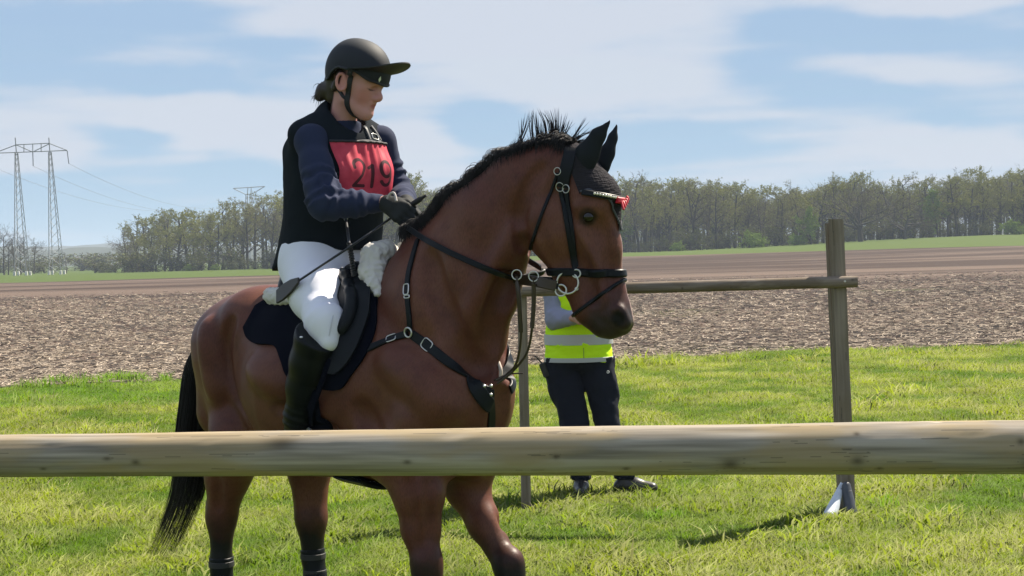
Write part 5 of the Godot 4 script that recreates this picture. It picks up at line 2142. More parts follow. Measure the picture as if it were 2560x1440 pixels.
	part(lan, "coil", done(st), plain("lanyard", lin(0.010, 0.011, 0.014), 0.5), -lpts[-1])
	st = new_st()
	tube(st, lpts.slice(0, 36), 0.005, 8)
	part(lan, "cord", done(st), plain("lanyard_top", lin(0.03, 0.032, 0.036), 0.45), -lpts[-1])
	st = new_st()
	tube(st, ring_path(l0, Vector3.RIGHT, Vector3.UP, 0.009, 14), 0.0022, 6, true)
	part(lan, "clip", done(st), plain("steel", lin(0.6, 0.6, 0.58), 0.35, 0.9), -lpts[-1])

# ---------------------------------------------------------------- the steward behind the fence
func build_marshal() -> void:
	var dp := 10.1
	var P := func(px: float, py: float, nearer := 0.0) -> Vector3: return at_depth(px, py, dp - nearer)
	var foot := on_ground(1500, 1235)
	var who := thing("person", "steward in yellow high-visibility vest and dark trousers standing behind the fence", "person", "", Transform3D(Basis.IDENTITY, foot))
	var off := -foot
	var fw := Vector3(0, 0, 1)
	var wn := FastNoiseLite.new()
	wn.seed = 30
	wn.frequency = 7.0
	var wrinkle := func(f: Field, amp: float, sx: float, sy: float) -> void:
		for i in f.d.size():
			if absf(f.d[i]) < 0.03:
				var p := f.o + Vector3(i % f.nx, (i / f.nx) % f.ny, i / (f.nx * f.ny)) * f.c
				f.d[i] += amp * wn.get_noise_3dv(p * Vector3(sx, sy, sx))
	# joints
	var sh_r: Vector3 = P.call(1385, 728)
	var sh_l: Vector3 = P.call(1515, 728)
	var el_r: Vector3 = P.call(1390, 800, 0.08)
	var wr_r: Vector3 = P.call(1440, 795, 0.26)
	var el_l: Vector3 = P.call(1522, 800, 0.06)
	var wr_l: Vector3 = P.call(1480, 800, 0.26)
	var hip_r: Vector3 = P.call(1408, 920)
	var hip_l: Vector3 = P.call(1490, 920)
	var kn_r: Vector3 = P.call(1437, 1060, 0.03)
	var kn_l: Vector3 = P.call(1520, 1060, 0.03)
	var an_r: Vector3 = P.call(1453, 1200, 0.02)
	var an_l: Vector3 = P.call(1562, 1195, 0.02)
	an_r.y = 0.10
	an_l.y = 0.10
	var neck: Vector3 = P.call(1450, 712)
	var head: Vector3 = P.call(1454, 662, 0.02)
	# body
	var lo := Vector3(foot.x - 0.5, -0.02, -dp - 0.4)
	var b := Field.new(lo, Vector3(foot.x + 0.45, 1.75, -dp + 0.5), 0.015)
	b.bone(P.call(1450, 740), P.call(1447, 840), 0.15, 0.14, 0.05, fw, 0.7)
	b.bone(P.call(1447, 840), P.call(1448, 900), 0.13, 0.12, 0.05, fw, 0.75)
	b.chain([neck - Vector3(0, 0.06, 0), neck + Vector3(0, 0.05, 0), head], [0.07, 0.052, 0.055], 0.03)
	b.bone(head + Vector3(0, 0.04, -0.02), head + Vector3(0.0, 0.03, 0.02), 0.088, 0.08, 0.03, Vector3.RIGHT, 0.86)
	b.bone(head + Vector3(0, -0.06, 0.04), head + Vector3(0, -0.03, 0.05), 0.04, 0.05, 0.03)
	b.bone(head + Vector3(0, 0.01, 0.095), head + Vector3(0, -0.015, 0.11), 0.012, 0.015, 0.02)
	b.chain([sh_r, el_r, wr_r], [0.05, 0.04, 0.028], 0.03)
	b.chain([sh_l, el_l, wr_l], [0.05, 0.04, 0.028], 0.03)
	b.chain([hip_r, kn_r, an_r], [0.09, 0.06, 0.04], 0.03)
	b.chain([hip_l, kn_l, an_l], [0.09, 0.06, 0.04], 0.03)
	for w in [wr_r, wr_l]:
		hand(b, w, Vector3(0.15 if w == wr_r else -0.15, 0.0, 0.9), Vector3(0, 1, 0), Vector3(0, -0.3, 0) + Vector3(1.0 if w == wr_r else -1.0, 0, 0), 1.1, 1.1)
	var hair := Color(0.05, 0.035, 0.025)
	part(who, "body", b.mesh(func(p: Vector3, _n: Vector3) -> Color:
		if p.y > head.y + 0.05 - 0.5 * (p.z - head.z) and p.y > head.y - 0.05:
			return hair
		return Color(0.42, 0.23, 0.18)), vcol("skin", 0.55, 0.4), off)
	# grey jumper
	var j := Field.new(Vector3(foot.x - 0.5, 0.85, -dp - 0.35), Vector3(foot.x + 0.45, 1.6, -dp + 0.45), 0.011)
	j.bone(P.call(1450, 742), P.call(1447, 900), 0.17, 0.17, 0.05, fw, 0.72)
	j.chain([neck + Vector3(-0.05, -0.02, 0), sh_r, el_r, wr_r - Vector3(0, 0, 0.03)], [0.065, 0.070, 0.066, 0.045], 0.04)
	j.chain([neck + Vector3(0.05, -0.02, 0), sh_l, el_l, wr_l - Vector3(0, 0, 0.03)], [0.065, 0.070, 0.066, 0.045], 0.04)
	j.cut(P.call(1447, 880), Vector3.DOWN)
	wrinkle.call(j, 0.018, 1.2, 1.2)
	part(who, "jumper", j.mesh(), plain("grey_jumper", lin(0.25, 0.26, 0.35), 0.9, 0.0, 0.2), off)
	# trousers
	var t := Field.new(Vector3(foot.x - 0.5, 0.06, -dp - 0.35), Vector3(foot.x + 0.5, 1.12, -dp + 0.35), 0.011)
	t.bone(P.call(1410, 890), P.call(1488, 890), 0.135, 0.135, 0.05)
	t.chain([hip_r, kn_r, an_r + Vector3(0, 0.03, 0)], [0.120, 0.096, 0.075], 0.012)
	t.chain([hip_l, kn_l, an_l + Vector3(0, 0.03, 0)], [0.120, 0.084, 0.070], 0.012)
	t.bone(P.call(1382, 925), P.call(1392, 985), 0.05, 0.055, 0.05)
	t.bone(P.call(1514, 925), P.call(1526, 990), 0.05, 0.055, 0.05)
	t.cut(P.call(1447, 893), Vector3.UP)
	wrinkle.call(t, 0.016, 1.3, 0.9)
	t.cut(Vector3(0, 0.10, 0), Vector3.DOWN)
	var tr := part(who, "trousers", t.mesh(), plain("dark_trousers", lin(0.012, 0.014, 0.024), 0.85, 0.0, 0.25), off)
	# a small white mark by the pocket
	var mk := new_st()
	for q in [[0.0, 0.026], [0.0, 0.0]]:
		var c: Vector3 = P.call(1532, 945, 0.3) + Vector3(0, q[1], 0)
		var h := t.hit(c, Vector3(-0.1, 0, -1), 0.6)
		if h.size():
			tube(mk, ring_path(h[0] + h[1] * 0.003, Vector3(1, 0, 0), Vector3.UP, 0.008, 10), 0.003, 5, true)
			break
	part(tr, "pocket_mark", done(mk), plain("white_print", lin(0.7, 0.7, 0.7), 0.7))
	# high-visibility vest
	var v := Field.new(Vector3(foot.x - 0.42, 0.86, -dp - 0.35), Vector3(foot.x + 0.40, 1.56, -dp + 0.35), 0.009)
	v.bone(P.call(1450, 745), P.call(1447, 830), 0.205, 0.215, 0.05, fw, 0.74)
	v.bone(P.call(1447, 830), P.call(1447, 905), 0.215, 0.235, 0.05, fw, 0.74)
	v.cut(P.call(1447, 901), Vector3(-0.03, -1, 0).normalized())
	v.bone(sh_r + Vector3(-0.04, -0.02, 0.02), el_r + Vector3(-0.03, 0.02, 0), 0.088, 0.086, 0.02, Vector3.ZERO, 1.0, true)
	v.bone(sh_l + Vector3(0.04, -0.02, 0.02), el_l + Vector3(0.03, 0.02, 0), 0.088, 0.086, 0.02, Vector3.ZERO, 1.0, true)
	v.bone(neck + Vector3(0, 0.1, 0), neck + Vector3(0, -0.03, 0.08), 0.10, 0.06, 0.02, Vector3.ZERO, 1.0, true)
	wrinkle.call(v, 0.012, 1.0, 2.2)
	var vp := part(who, "vest", v.mesh(), plain("yellow_vest", lin(0.55, 0.86, 0.012), 0.75, 0.0, 0.3), off)
	var axis: Vector3 = P.call(1447, 860)
	for band in [[847, 0.070, lin(0.42, 0.43, 0.44)], [897, 0.030, lin(0.40, 0.41, 0.43)]]:
		var y: float = (P.call(1447, band[0]) as Vector3).y
		var pts := []
		var ns := []
		for g in 49:
			var w := Vector3(cos(TAU * g / 48), 0, sin(TAU * g / 48))
			var h := v.hit(Vector3(axis.x, y, axis.z) + w * 0.5, -w, 0.5)
			if h.size():
				pts.append(h[0])
				ns.append((h[1] * Vector3(1, 0, 1)).normalized())
		var st := new_st()
		strap(st, pts, ns, band[1], 0.003, 0.001)
		part(vp, "reflective_tape", done(st), plain("tape" + str(band[0]), band[2], 0.5, 0.1))
	var zs := new_st()
	var zp := []
	for q in 9:
		var y := lerpf((P.call(1447, 866) as Vector3).y, (P.call(1447, 892) as Vector3).y, q / 8.0)
		var h := v.hit(Vector3((P.call(1456, 870) as Vector3).x, y, -dp + 0.5), Vector3(0, 0, -1), 0.6)
		if h.size():
			zp.append(h[0])
	if zp.size() > 2:
		tube(zs, zp, 0.004, 6)
		part(vp, "zip", done(zs), plain("vest_zip", lin(0.25, 0.42, 0.02), 0.6))
	# boots
	for s in 2:
		var a: Vector3 = an_r if s == 0 else an_l
		var to := Vector3(-0.01, 0, 0.17) if s == 0 else Vector3(0.18, 0, 0.05)
		var bt := Field.new(a - Vector3(0.2, 0.13, 0.2), a + Vector3(0.3, 0.2, 0.3), 0.008)
		bt.bone(a + Vector3(0, 0.10, 0), a + Vector3(0, -0.03, 0), 0.052, 0.048, 0.03)
		bt.chain([a + Vector3(0, -0.055, 0) - to * 0.2, a + Vector3(0, -0.045, 0) + to * 0.4, a + Vector3(0, -0.06, 0) + to], [0.045, 0.050, 0.040], 0.03)
		bt.cut(Vector3(0, 0.0, 0), Vector3.DOWN)
		part(who, "boot", bt.mesh(), plain("steward_boot", lin(0.022, 0.020, 0.019), 0.4), off)
	# radio at the hip
	var rc: Vector3 = P.call(1361, 925, 0.06)
	var radio := thing("radio", "small black two-way radio clipped to the steward's hip", "radio", "", Transform3D(Basis.IDENTITY, rc))
	var st2 := new_st()
	box(st2, Vector3.ZERO, Vector3(0.045, 0.10, 0.035), Basis(Vector3(0, 0, 1), 0.35), 0.006)
	part(radio, "case", done(st2), plain("radio", lin(0.012, 0.012, 0.015), 0.5))
	st2 = new_st()
	tube(st2, [Vector3(-0.015, 0.045, 0), P.call(1338, 890, 0.06) - rc], [0.006, 0.004], 8)
	part(radio, "antenna", done(st2), plain("radio", lin(0.012, 0.012, 0.015), 0.5))

# ---------------------------------------------------------------- trees
var tr_g := RandomNumberGenerator.new()

func twig(st: SurfaceTool, a: Vector3, b: Vector3, w: float, c: Color) -> void:
	var t := b - a
	var s := t.cross(Vector3(tr_g.randf_range(-1, 1), tr_g.randf_range(-1, 1), tr_g.randf_range(-1, 1))).normalized() * w * 0.5
	var n := s.cross(t).normalized()
	for p in [a - s, b, a + s]:
		st.set_color(c)
		st.set_normal(n)
		st.add_vertex(p)

func leaf(st: SurfaceTool, p: Vector3, r: float, c: Color) -> void:
	var u := Vector3(tr_g.randf_range(-1, 1), tr_g.randf_range(-1, 1), tr_g.randf_range(-1, 1)).normalized()
	var v := u.cross(Vector3(tr_g.randf_range(-1, 1), 0.3, tr_g.randf_range(-1, 1))).normalized()
	var n := u.cross(v).normalized()
	for q in [p + u * r, p - u * r * 0.5 + v * r * 0.6, p - u * r * 0.5 - v * r * 0.6]:
		st.set_color(c)
		st.set_normal(n)
		st.add_vertex(q)

# o: limb mesh, twig mesh and the look of the kind
func grow(o: Dictionary, p: Vector3, way: Vector3, length: float, r: float, level: int) -> void:
	var segs := 4 if level < 2 else 3
	var pts := PackedVector3Array([p])
	var rad := PackedFloat32Array([r])
	var q := p
	var w := way
	for i in segs:
		w = (w + Vector3(tr_g.randf_range(-1, 1), tr_g.randf_range(-0.6, 1.0) * o.lift, tr_g.randf_range(-1, 1)) * o.bend * (0.5 if level == 0 else 1.0)).normalized()
		q += w * length / segs
		pts.append(q)
		rad.append(r * (1.0 - 0.62 * (i + 1) / segs))
	if level < 3:
		tube(o.limbs, pts, rad, 5 if level < 2 else 3, false, o.bark * tr_g.randf_range(0.8, 1.15))
	else:
		for i in segs:
			twig(o.twigs, pts[i], pts[i + 1], maxf(rad[i] * 2.0, 0.045), o.twig_c * tr_g.randf_range(0.75, 1.2))
	if level == 3:
		for i in o.sprays:
			var t := tr_g.randf()
			var a := pts[0].lerp(pts[segs], t)
			var e := a + (w + Vector3(tr_g.randf_range(-1, 1), tr_g.randf_range(-0.7, 1), tr_g.randf_range(-1, 1)) * 1.1).normalized() * length * tr_g.randf_range(0.4, 0.9)
			twig(o.twigs, a, e, 0.05, o.twig_c * tr_g.randf_range(0.75, 1.25))
			for k in o.leaves:
				var f := tr_g.randf_range(0.2, 1.1)
				leaf(o.twigs, a.lerp(e, f) + Vector3(tr_g.randf_range(-1, 1), tr_g.randf_range(-1, 1), tr_g.randf_range(-1, 1)) * 0.16, o.leaf_r * tr_g.randf_range(0.6, 1.3), (o.leaf_c as Color).lerp(o.leaf_c2, tr_g.randf()))
		return
	var n: int = o.kids[level]
	for i in n:
		var t := lerpf(o.from[level], 1.0, (i + tr_g.randf_range(0.1, 0.9)) / n)
		var at := pts[mini(int(t * segs), segs - 1)].lerp(pts[mini(int(t * segs) + 1, segs)], t * segs - int(t * segs))
		var g := tr_g.randf() * TAU
		var side := w.cross(Vector3(cos(g), 0.1, sin(g))).normalized()
		var out: Vector3 = (w * o.along[level] + side * (1.0 + 0.3 * tr_g.randf())).normalized()
		grow(o, at, out, length * o.shrink[level] * tr_g.randf_range(0.7, 1.15) * (1.25 - 0.55 * t if level == 0 else 1.0), maxf(rad[mini(int(t * segs), segs)] * 0.55, 0.03), level + 1)
	# the leader goes on
	if level > 0:
		grow(o, pts[segs], w, length * 0.6, rad[segs], level + 1)

func make_tree(kind: Dictionary, seed_: int) -> Array:
	tr_g.seed = seed_
	var o := kind.duplicate()
	o.limbs = new_st()
	o.twigs = new_st()
	grow(o, Vector3(0, -0.3, 0), Vector3(0, 1, 0), kind.trunk, kind.r, 0)
	return [done(o.limbs), done(o.twigs)]

func place_tree(called: String, meshes: Array, label: String, group: String, at: Vector3, height: float, native: float, turn: float, fat := 1.0) -> void:
	var t := thing(called, label, "tree" if called.contains("tree") or called.contains("oak") else "shrub", group, Transform3D(Basis(Vector3.UP, turn).scaled(Vector3(height / native * fat, height / native, height / native * fat)), at))
	var bark := vcol("bark", 0.9, 0.2)
	var crown := vcol("crown", 0.9, 0.2)
	crown.backlight_enabled = true
	crown.backlight = Color(0.55, 0.55, 0.3)
	part(t, "trunk" if called.contains("tree") or called.contains("oak") else "stems", meshes[0], bark)
	part(t, "crown" if called.contains("tree") or called.contains("oak") else "foliage", meshes[1], crown)

func top_of(m: Array) -> float:
	return maxf((m[0] as ArrayMesh).get_aabb().end.y, (m[1] as ArrayMesh).get_aabb().end.y)

func build_trees() -> void:
	var grey := Color(0.062, 0.054, 0.046)
	var tall := {trunk = 11.0, r = 0.25, bend = 0.16, lift = 0.9, kids = [9, 4, 3], from = [0.28, 0.3, 0.3], along = [0.9, 0.9, 0.8], shrink = [0.26, 0.55, 0.6], sprays = 5, leaves = 2, leaf_r = 0.11, bark = grey, twig_c = Color(0.125, 0.108, 0.07), leaf_c = Color(0.16, 0.16, 0.05), leaf_c2 = Color(0.24, 0.24, 0.08)}
	var olive := tall.duplicate()
	olive.merge({leaves = 4, leaf_r = 0.14, kids = [9, 4, 2], leaf_c = Color(0.17, 0.18, 0.045), leaf_c2 = Color(0.27, 0.27, 0.085)}, true)
	var bare := tall.duplicate()
	bare.merge({leaves = 0, sprays = 5, twig_c = Color(0.100, 0.085, 0.072), shrink = [0.34, 0.55, 0.6], from = [0.4, 0.3, 0.3], kids = [9, 4, 3]}, true)
	var oak := {trunk = 5.0, r = 0.42, bend = 0.24, lift = 0.35, kids = [9, 5, 3], from = [0.35, 0.25, 0.25], along = [0.45, 0.8, 0.8], shrink = [0.95, 0.5, 0.55], sprays = 4, leaves = 0, leaf_r = 0.1, bark = Color(0.075, 0.066, 0.056), twig_c = Color(0.088, 0.076, 0.064), leaf_c = Color(0.1, 0.1, 0.04), leaf_c2 = Color(0.1, 0.1, 0.04)}
	var bush := {trunk = 1.6, r = 0.10, bend = 0.3, lift = 0.5, kids = [9, 4, 3], from = [0.0, 0.2, 0.2], along = [0.9, 0.7, 0.7], shrink = [0.8, 0.6, 0.6], sprays = 4, leaves = 1, leaf_r = 0.10, bark = grey, twig_c = Color(0.095, 0.082, 0.062), leaf_c = Color(0.09, 0.11, 0.035), leaf_c2 = Color(0.15, 0.16, 0.06)}
	var fresh := bush.duplicate()
	fresh.merge({leaves = 5, leaf_r = 0.12, leaf_c = Color(0.13, 0.20, 0.035), leaf_c2 = Color(0.22, 0.30, 0.06)}, true)
	var fresh_tree := tall.duplicate()
	fresh_tree.merge({trunk = 6.0, r = 0.12, leaves = 6, leaf_r = 0.13, from = [0.12, 0.2, 0.2], shrink = [0.3, 0.55, 0.6], leaf_c = Color(0.11, 0.18, 0.03), leaf_c2 = Color(0.21, 0.28, 0.06)}, true)
	var kinds := []
	for k in [[tall, 3], [olive, 3], [bare, 3], [oak, 2], [bush, 2], [fresh, 1], [fresh_tree, 1]]:
		var v := []
		for i in k[1]:
			var m := make_tree(k[0], 100 + kinds.size() * 10 + i)
			v.append([m, top_of(m)])
		kinds.append(v)
	var g := RandomNumberGenerator.new()
	g.seed = 17
	# the wood's skyline: view x, view y
	var xs := [300.0, 350.0, 430.0, 520.0, 600.0, 700.0, 850.0, 1010.0, 1100.0, 1180.0, 1400.0, 1540.0, 1585.0, 1640.0, 1760.0, 1850.0, 1920.0, 2000.0, 2080.0, 2130.0, 2210.0, 2290.0, 2350.0, 2430.0, 2500.0, 2560.0, 2750.0]
	var ys := [590.0, 535.0, 508.0, 520.0, 492.0, 474.0, 450.0, 432.0, 458.0, 466.0, 450.0, 432.0, 418.0, 452.0, 432.0, 450.0, 462.0, 450.0, 432.0, 430.0, 455.0, 430.0, 436.0, 418.0, 428.0, 400.0, 395.0]
	var px := 318.0
	var n := 0
	while px < 3260.0:
		for row in 3:
			var x := px + g.randf_range(-13, 13) + row * 9.0
			var d := 300.0 + row * 17.0 + g.randf_range(-6, 6)
			if x < 420:
				d += 12.0
			var at := at_depth(x, 650, d)
			at.y = ground_h(at.x, at.z) - 0.1
			var sky_y := table(x, xs, ys) + 46.0 * pow(g.randf(), 1.5) - 6.0 + (10.0 if row == 0 else 0.0)
			var h := at_depth(x, sky_y, d).y - at.y
			var right := x > 1500
			var pick := g.randf()
			var k := 0
			if right:
				k = 2 if pick < 0.42 else (0 if pick < 0.75 else 1)
			else:
				k = 1 if pick < 0.5 else (0 if pick < 0.85 else 2)
			var set_: Array = kinds[k][g.randi() % kinds[k].size()]
			place_tree("woodland_tree", set_[0], ["tall slender tree in thin spring leaf at the edge of the wood", "olive green budding tree in the wood beyond the field", "grey leafless tree in the wood beyond the field"][k], "trees of the wood beyond the field", at, h, set_[1], g.randf() * TAU, g.randf_range(0.9, 1.35))
			n += 1
		px += 33.0
	# the depth of the wood behind them, one mass
	var deep := [[[], []], [[], []]]
	for i in 620:
		var x := g.randf_range(720, 3300)
		var d := g.randf_range(350, 420)
		var at := at_depth(x, 650, d)
		at.y = ground_h(at.x, at.z) - 0.1
		var h := (at_depth(x, table(x, xs, ys) + g.randf_range(10, 70), d).y - at.y)
		var k := i % 2
		var s := h / float(kinds[k + 1][0][1])
		deep[k][0].append(Transform3D(Basis(Vector3.UP, g.randf() * TAU).scaled(Vector3(s * 1.3, s, s * 1.3)), at))
		deep[k][1].append(Color(1, 1, 1) * g.randf_range(0.8, 1.1))
	for k in 2:
		for q in 2:
			scatter("wood", kinds[k + 1][0][0][q], vcol("bark" if q == 0 else "crown", 0.9, 0.2), deep[k][0], deep[k][1], ["trunks of the budding trees deep in the wood", "budding crowns deep in the wood", "trunks of the bare trees deep in the wood", "bare crowns deep in the wood"][k * 2 + q], "wood")
	# undergrowth along the edge
	px = 330.0
	while px < 3200.0:
		var d := 296.0 + g.randf_range(-5, 14)
		var at := at_depth(px, 650, d)
		at.y = ground_h(at.x, at.z) - 0.1
		var set_: Array = kinds[4][g.randi() % 2]
		place_tree("undergrowth_shrub", set_[0], "low twiggy shrub in the undergrowth at the foot of the wood", "undergrowth of the wood", at, g.randf_range(2.2, 5.6), set_[1], g.randf() * TAU, g.randf_range(1.0, 1.6))
		px += g.randf_range(20, 36)
	# two old oaks standing out in front
	for q in [[2152, 446, 286.0, 0, "broad leafless oak with spreading limbs standing behind the fence post"], [2262, 470, 286.0, 1, "smaller leafless oak with forked trunk on the bright green strip"]]:
		var at := at_depth(q[0], 600, q[2])
		at.y = ground_h(at.x, at.z) - 0.1
		place_tree("oak_tree", kinds[3][q[3]][0], q[4], "", at, at_depth(q[0], q[1], q[2]).y - at.y, kinds[3][q[3]][1], 1.0, 1.0)
	# fresh green bushes
	for q in [[1872, 572, 286.0, 6.0], [1985, 580, 286.0, 5.0], [2530, 545, 288.0, 7.0], [1700, 600, 287.0, 3.0], [480, 655, 292.0, 2.0], [540, 660, 292.0, 2.0]]:
		var at := at_depth(q[0], 600, q[2])
		at.y = ground_h(at.x, at.z) - 0.1
		place_tree("leafy_shrub", kinds[5][0][0], "bright green leafy shrub at the foot of the wood", "leafy shrubs at the wood's edge", at, maxf(at_depth(q[0], q[1], q[2]).y - at.y, 1.5), kinds[5][0][1], g.randf() * TAU, 1.2)
	for q in [[2028, 515, 288.0], [1560, 520, 300.0], [2345, 470, 300.0]]:
		var at := at_depth(q[0], 600, q[2])
		at.y = ground_h(at.x, at.z) - 0.1
		place_tree("young_tree", kinds[6][0][0], "young tree in fresh green leaf at the edge of the wood", "young green trees at the wood's edge", at, at_depth(q[0], q[1], q[2]).y - at.y, kinds[6][0][1], g.randf() * TAU, 1.0)
	# the low trees and hedges beyond the pylon
	for q in [[10, 560, 330.0], [38, 566, 335.0], [66, 574, 332.0], [84, 590, 338.0], [-20, 555, 335.0], [-70, 560, 335.0], [-120, 550, 330.0], [-190, 560, 338.0], [-260, 545, 332.0], [-340, 555, 336.0], [-420, 550, 330.0], [52, 585, 328.0], [20, 590, 326.0]]:
		var at := at_depth(q[0], 650, q[2])
		at.y = ground_h(at.x, at.z) - 0.1
		var set_: Array = kinds[2][g.randi() % 3]
		place_tree("woodland_tree", set_[0], "pale leafless tree in the copse behind the tall pylon", "copse behind the pylon", at, at_depth(q[0], q[1], q[2]).y - at.y, set_[1], g.randf() * TAU, 1.1)
	for q in [[166, 628, 330.0, 2], [318, 568, 310.0, 2]]:
		var at := at_depth(q[0], 650, q[2])
		at.y = ground_h(at.x, at.z) - 0.1
		place_tree("lone_tree", kinds[q[3]][1][0], "small dark tree standing alone beside the pylon" if q[0] < 200 else "thin leafless tree standing at the end of the wood", "", at, at_depth(q[0], q[1], q[2]).y - at.y, kinds[q[3]][1][1], 0.4, 1.1)
	for q in [[235, 650, 320.0, 1.8], [290, 655, 318.0, 2.2], [340, 650, 305.0, 1.6], [110, 652, 360.0, 2.5], [200, 630, 430.0, 3.0], [265, 628, 460.0, 3.0], [130, 632, 470.0, 3.0], [320, 630, 440.0, 3.0], [60, 640, 400.0, 2.0], [0, 640, 400.0, 2.0]]:
		var at := at_depth(q[0], 650, q[2])
		at.y = ground_h(at.x, at.z) - 0.1
		var set_: Array = kinds[4][g.randi() % 2]
		place_tree("hedge_shrub", set_[0], "rounded grey green shrub in the meadow beyond the field", "shrubs in the far meadow", at, maxf(at_depth(q[0], q[1], q[2]).y - at.y, 2.0), set_[1], g.randf() * TAU, q[3])
	# wooded hills on the skyline
	var hn := FastNoiseLite.new()
	hn.seed = 3
	hn.frequency = 0.004
	hn.fractal_octaves = 5
	for layer in 2:
		var d := 1100.0 + 900.0 * layer
		var st := new_st()
		var grid := []
		for r in 7:
			var line := []
			for q in 161:
				var x := lerpf(-0.75 * d, 0.75 * d, q / 160.0)
				var top := (19.0 + 16.0 * layer) * (1.0 + 0.35 * hn.get_noise_2d(x, layer * 300.0)) + 5.0 * hn.get_noise_2d(x * 9.0, 70.0)
				var f := r / 6.0
				line.append(Vector3(x, -2.0 + (top + 2.0) * sin(f * PI * 0.5) , -d - 220.0 * f))
			grid.append(line)
		sheet(st, grid, 0.0, false, Vector3(0, -3000, -d - 3000))
		structure("hills", done(st), plain("hill_wood", lin(0.055, 0.062, 0.042), 0.95, 0.0, 0.1))

# ---------------------------------------------------------------- pylons
func lattice(st: SurfaceTool, foot: Vector3, top: Vector3, wa: float, wb: float, bays: int, r: float) -> void:
	var cs := []
	for c in [[1, 1], [-1, 1], [-1, -1], [1, -1]]:
		cs.append(Vector3(c[0], 0, c[1]) * 0.5)
	for i in 4:
		tube(st, [foot + cs[i] * wa, top + cs[i] * wb], r, 4)
	for b in bays:
		var t0 := 1.0 - pow(1.0 - b / float(bays), 1.25)
		var t1 := 1.0 - pow(1.0 - (b + 1) / float(bays), 1.25)
		var w0 := lerpf(wa, wb, t0)
		var w1 := lerpf(wa, wb, t1)
		for i in 4:
			var j := (i + 1) % 4
			tube(st, [foot.lerp(top, t0) + cs[i] * w0, foot.lerp(top, t1) + cs[j] * w1], r * 0.55, 3)

func build_pylons() -> void:
	var d := 300.0
	var steel := plain("galvanised", lin(0.20, 0.215, 0.225), 0.6, 0.2)
	var P := func(px: float, py_: float) -> Vector3: return at_depth(px, py_, d)
	var base: Vector3 = P.call(95, 690)
	base.y = ground_h(base.x, base.z)
	var py := thing("pylon", "tall portal pylon with two lattice masts at the left edge of the field", "pylon", "power line pylons", Transform3D(Basis.IDENTITY, base))
	for m in [[56, 38], [142, 122]]:
		var foot: Vector3 = P.call(m[0], 690)
		foot.y = base.y
		var st := new_st()
		lattice(st, foot - base, P.call(m[1] + 3, 380) - base, 2.4, 0.45, 16, 0.075)
		tube(st, [P.call(m[1] + 3, 382) - base, P.call(m[1], 344) - base], 0.11, 5)
		part(py, "mast", done(st), steel)
		for c in [[1, 1], [-1, 1], [-1, -1], [1, -1]]:
			var s2 := new_st()
			box(s2, foot - base + Vector3(c[0] * 1.2, 0.35, c[1] * 1.2), Vector3(0.45, 0.9, 0.45), Basis.IDENTITY, 0.05)
			part(py, "footing", done(s2), plain("concrete", lin(0.55, 0.55, 0.53), 0.9))
	var st := new_st()
	for q in [[-12, 383, 168, 376], [38, 362, 122, 358], [38, 363, -10, 381], [122, 358, 168, 376], [40, 362, 82, 380], [82, 380, 122, 360], [60, 361, 60, 381], [82, 360, 82, 381], [103, 359, 103, 380]]:
		tube(st, [P.call(q[0], q[1]) - base, P.call(q[2], q[3]) - base], 0.09, 4)
	part(py, "crossarm", done(st), steel)
	var ends := []
	for q in [[-14, 383, -12, 420], [82, 381, 83, 415], [168, 377, 172, 409]]:
		st = new_st()
		tube(st, [P.call(q[0], q[1]) - base, P.call(q[2], q[3]) - base], 0.10, 6)
		part(py, "insulator", done(st), plain("insulator", lin(0.16, 0.17, 0.18), 0.3))
		ends.append(P.call(q[2], q[3]))
	# the next pylon of the line, its head above the trees
	P = func(px: float, py_: float) -> Vector3: return at_depth(px, py_, 700.0)
	var base2: Vector3 = P.call(622, 640)
	base2.y = ground_h(base2.x, base2.z)
	var p2 := thing("pylon", "distant pylon with a broad v shaped head above the treetops", "pylon", "power line pylons", Transform3D(Basis.IDENTITY, base2))
	var mast := new_st()
	lattice(mast, Vector3(-1.5, 0, 0), P.call(617, 487) - base2, 2.0, 0.8, 8, 0.14)
	lattice(mast, Vector3(1.5, 0, 0), P.call(627, 487) - base2, 2.0, 0.8, 8, 0.14)
	part(p2, "mast", done(mast), steel)
	st = new_st()
	for q in [[583, 471, 662, 466], [583, 471, 614, 486], [662, 466, 630, 485], [614, 486, 630, 485], [620, 470, 618, 486], [628, 469, 628, 485]]:
		tube(st, [P.call(q[0], q[1]) - base2, P.call(q[2], q[3]) - base2], 0.20, 4)
	part(p2, "crossarm", done(st), steel)
	var e2 := [P.call(585, 478), P.call(622, 486), P.call(660, 474)]
	for i in 3:
		var a: Vector3 = ends[i]
		var b: Vector3 = e2[i]
		var pts := PackedVector3Array()
		for k in 41:
			var t := k / 40.0
			pts.append(a.lerp(b, t) - Vector3(0, 9.0 * 4.0 * t * (1.0 - t), 0) - a)
		st = new_st()
		tube(st, pts, 0.032, 4)
		var cable := part(self, "power_cable", done(st), plain("cable", lin(0.16, 0.17, 0.18), 0.6))
		cable.position = a
		tag(cable, "thin sagging cable strung between the two pylons", "cable", "cables of the power line")

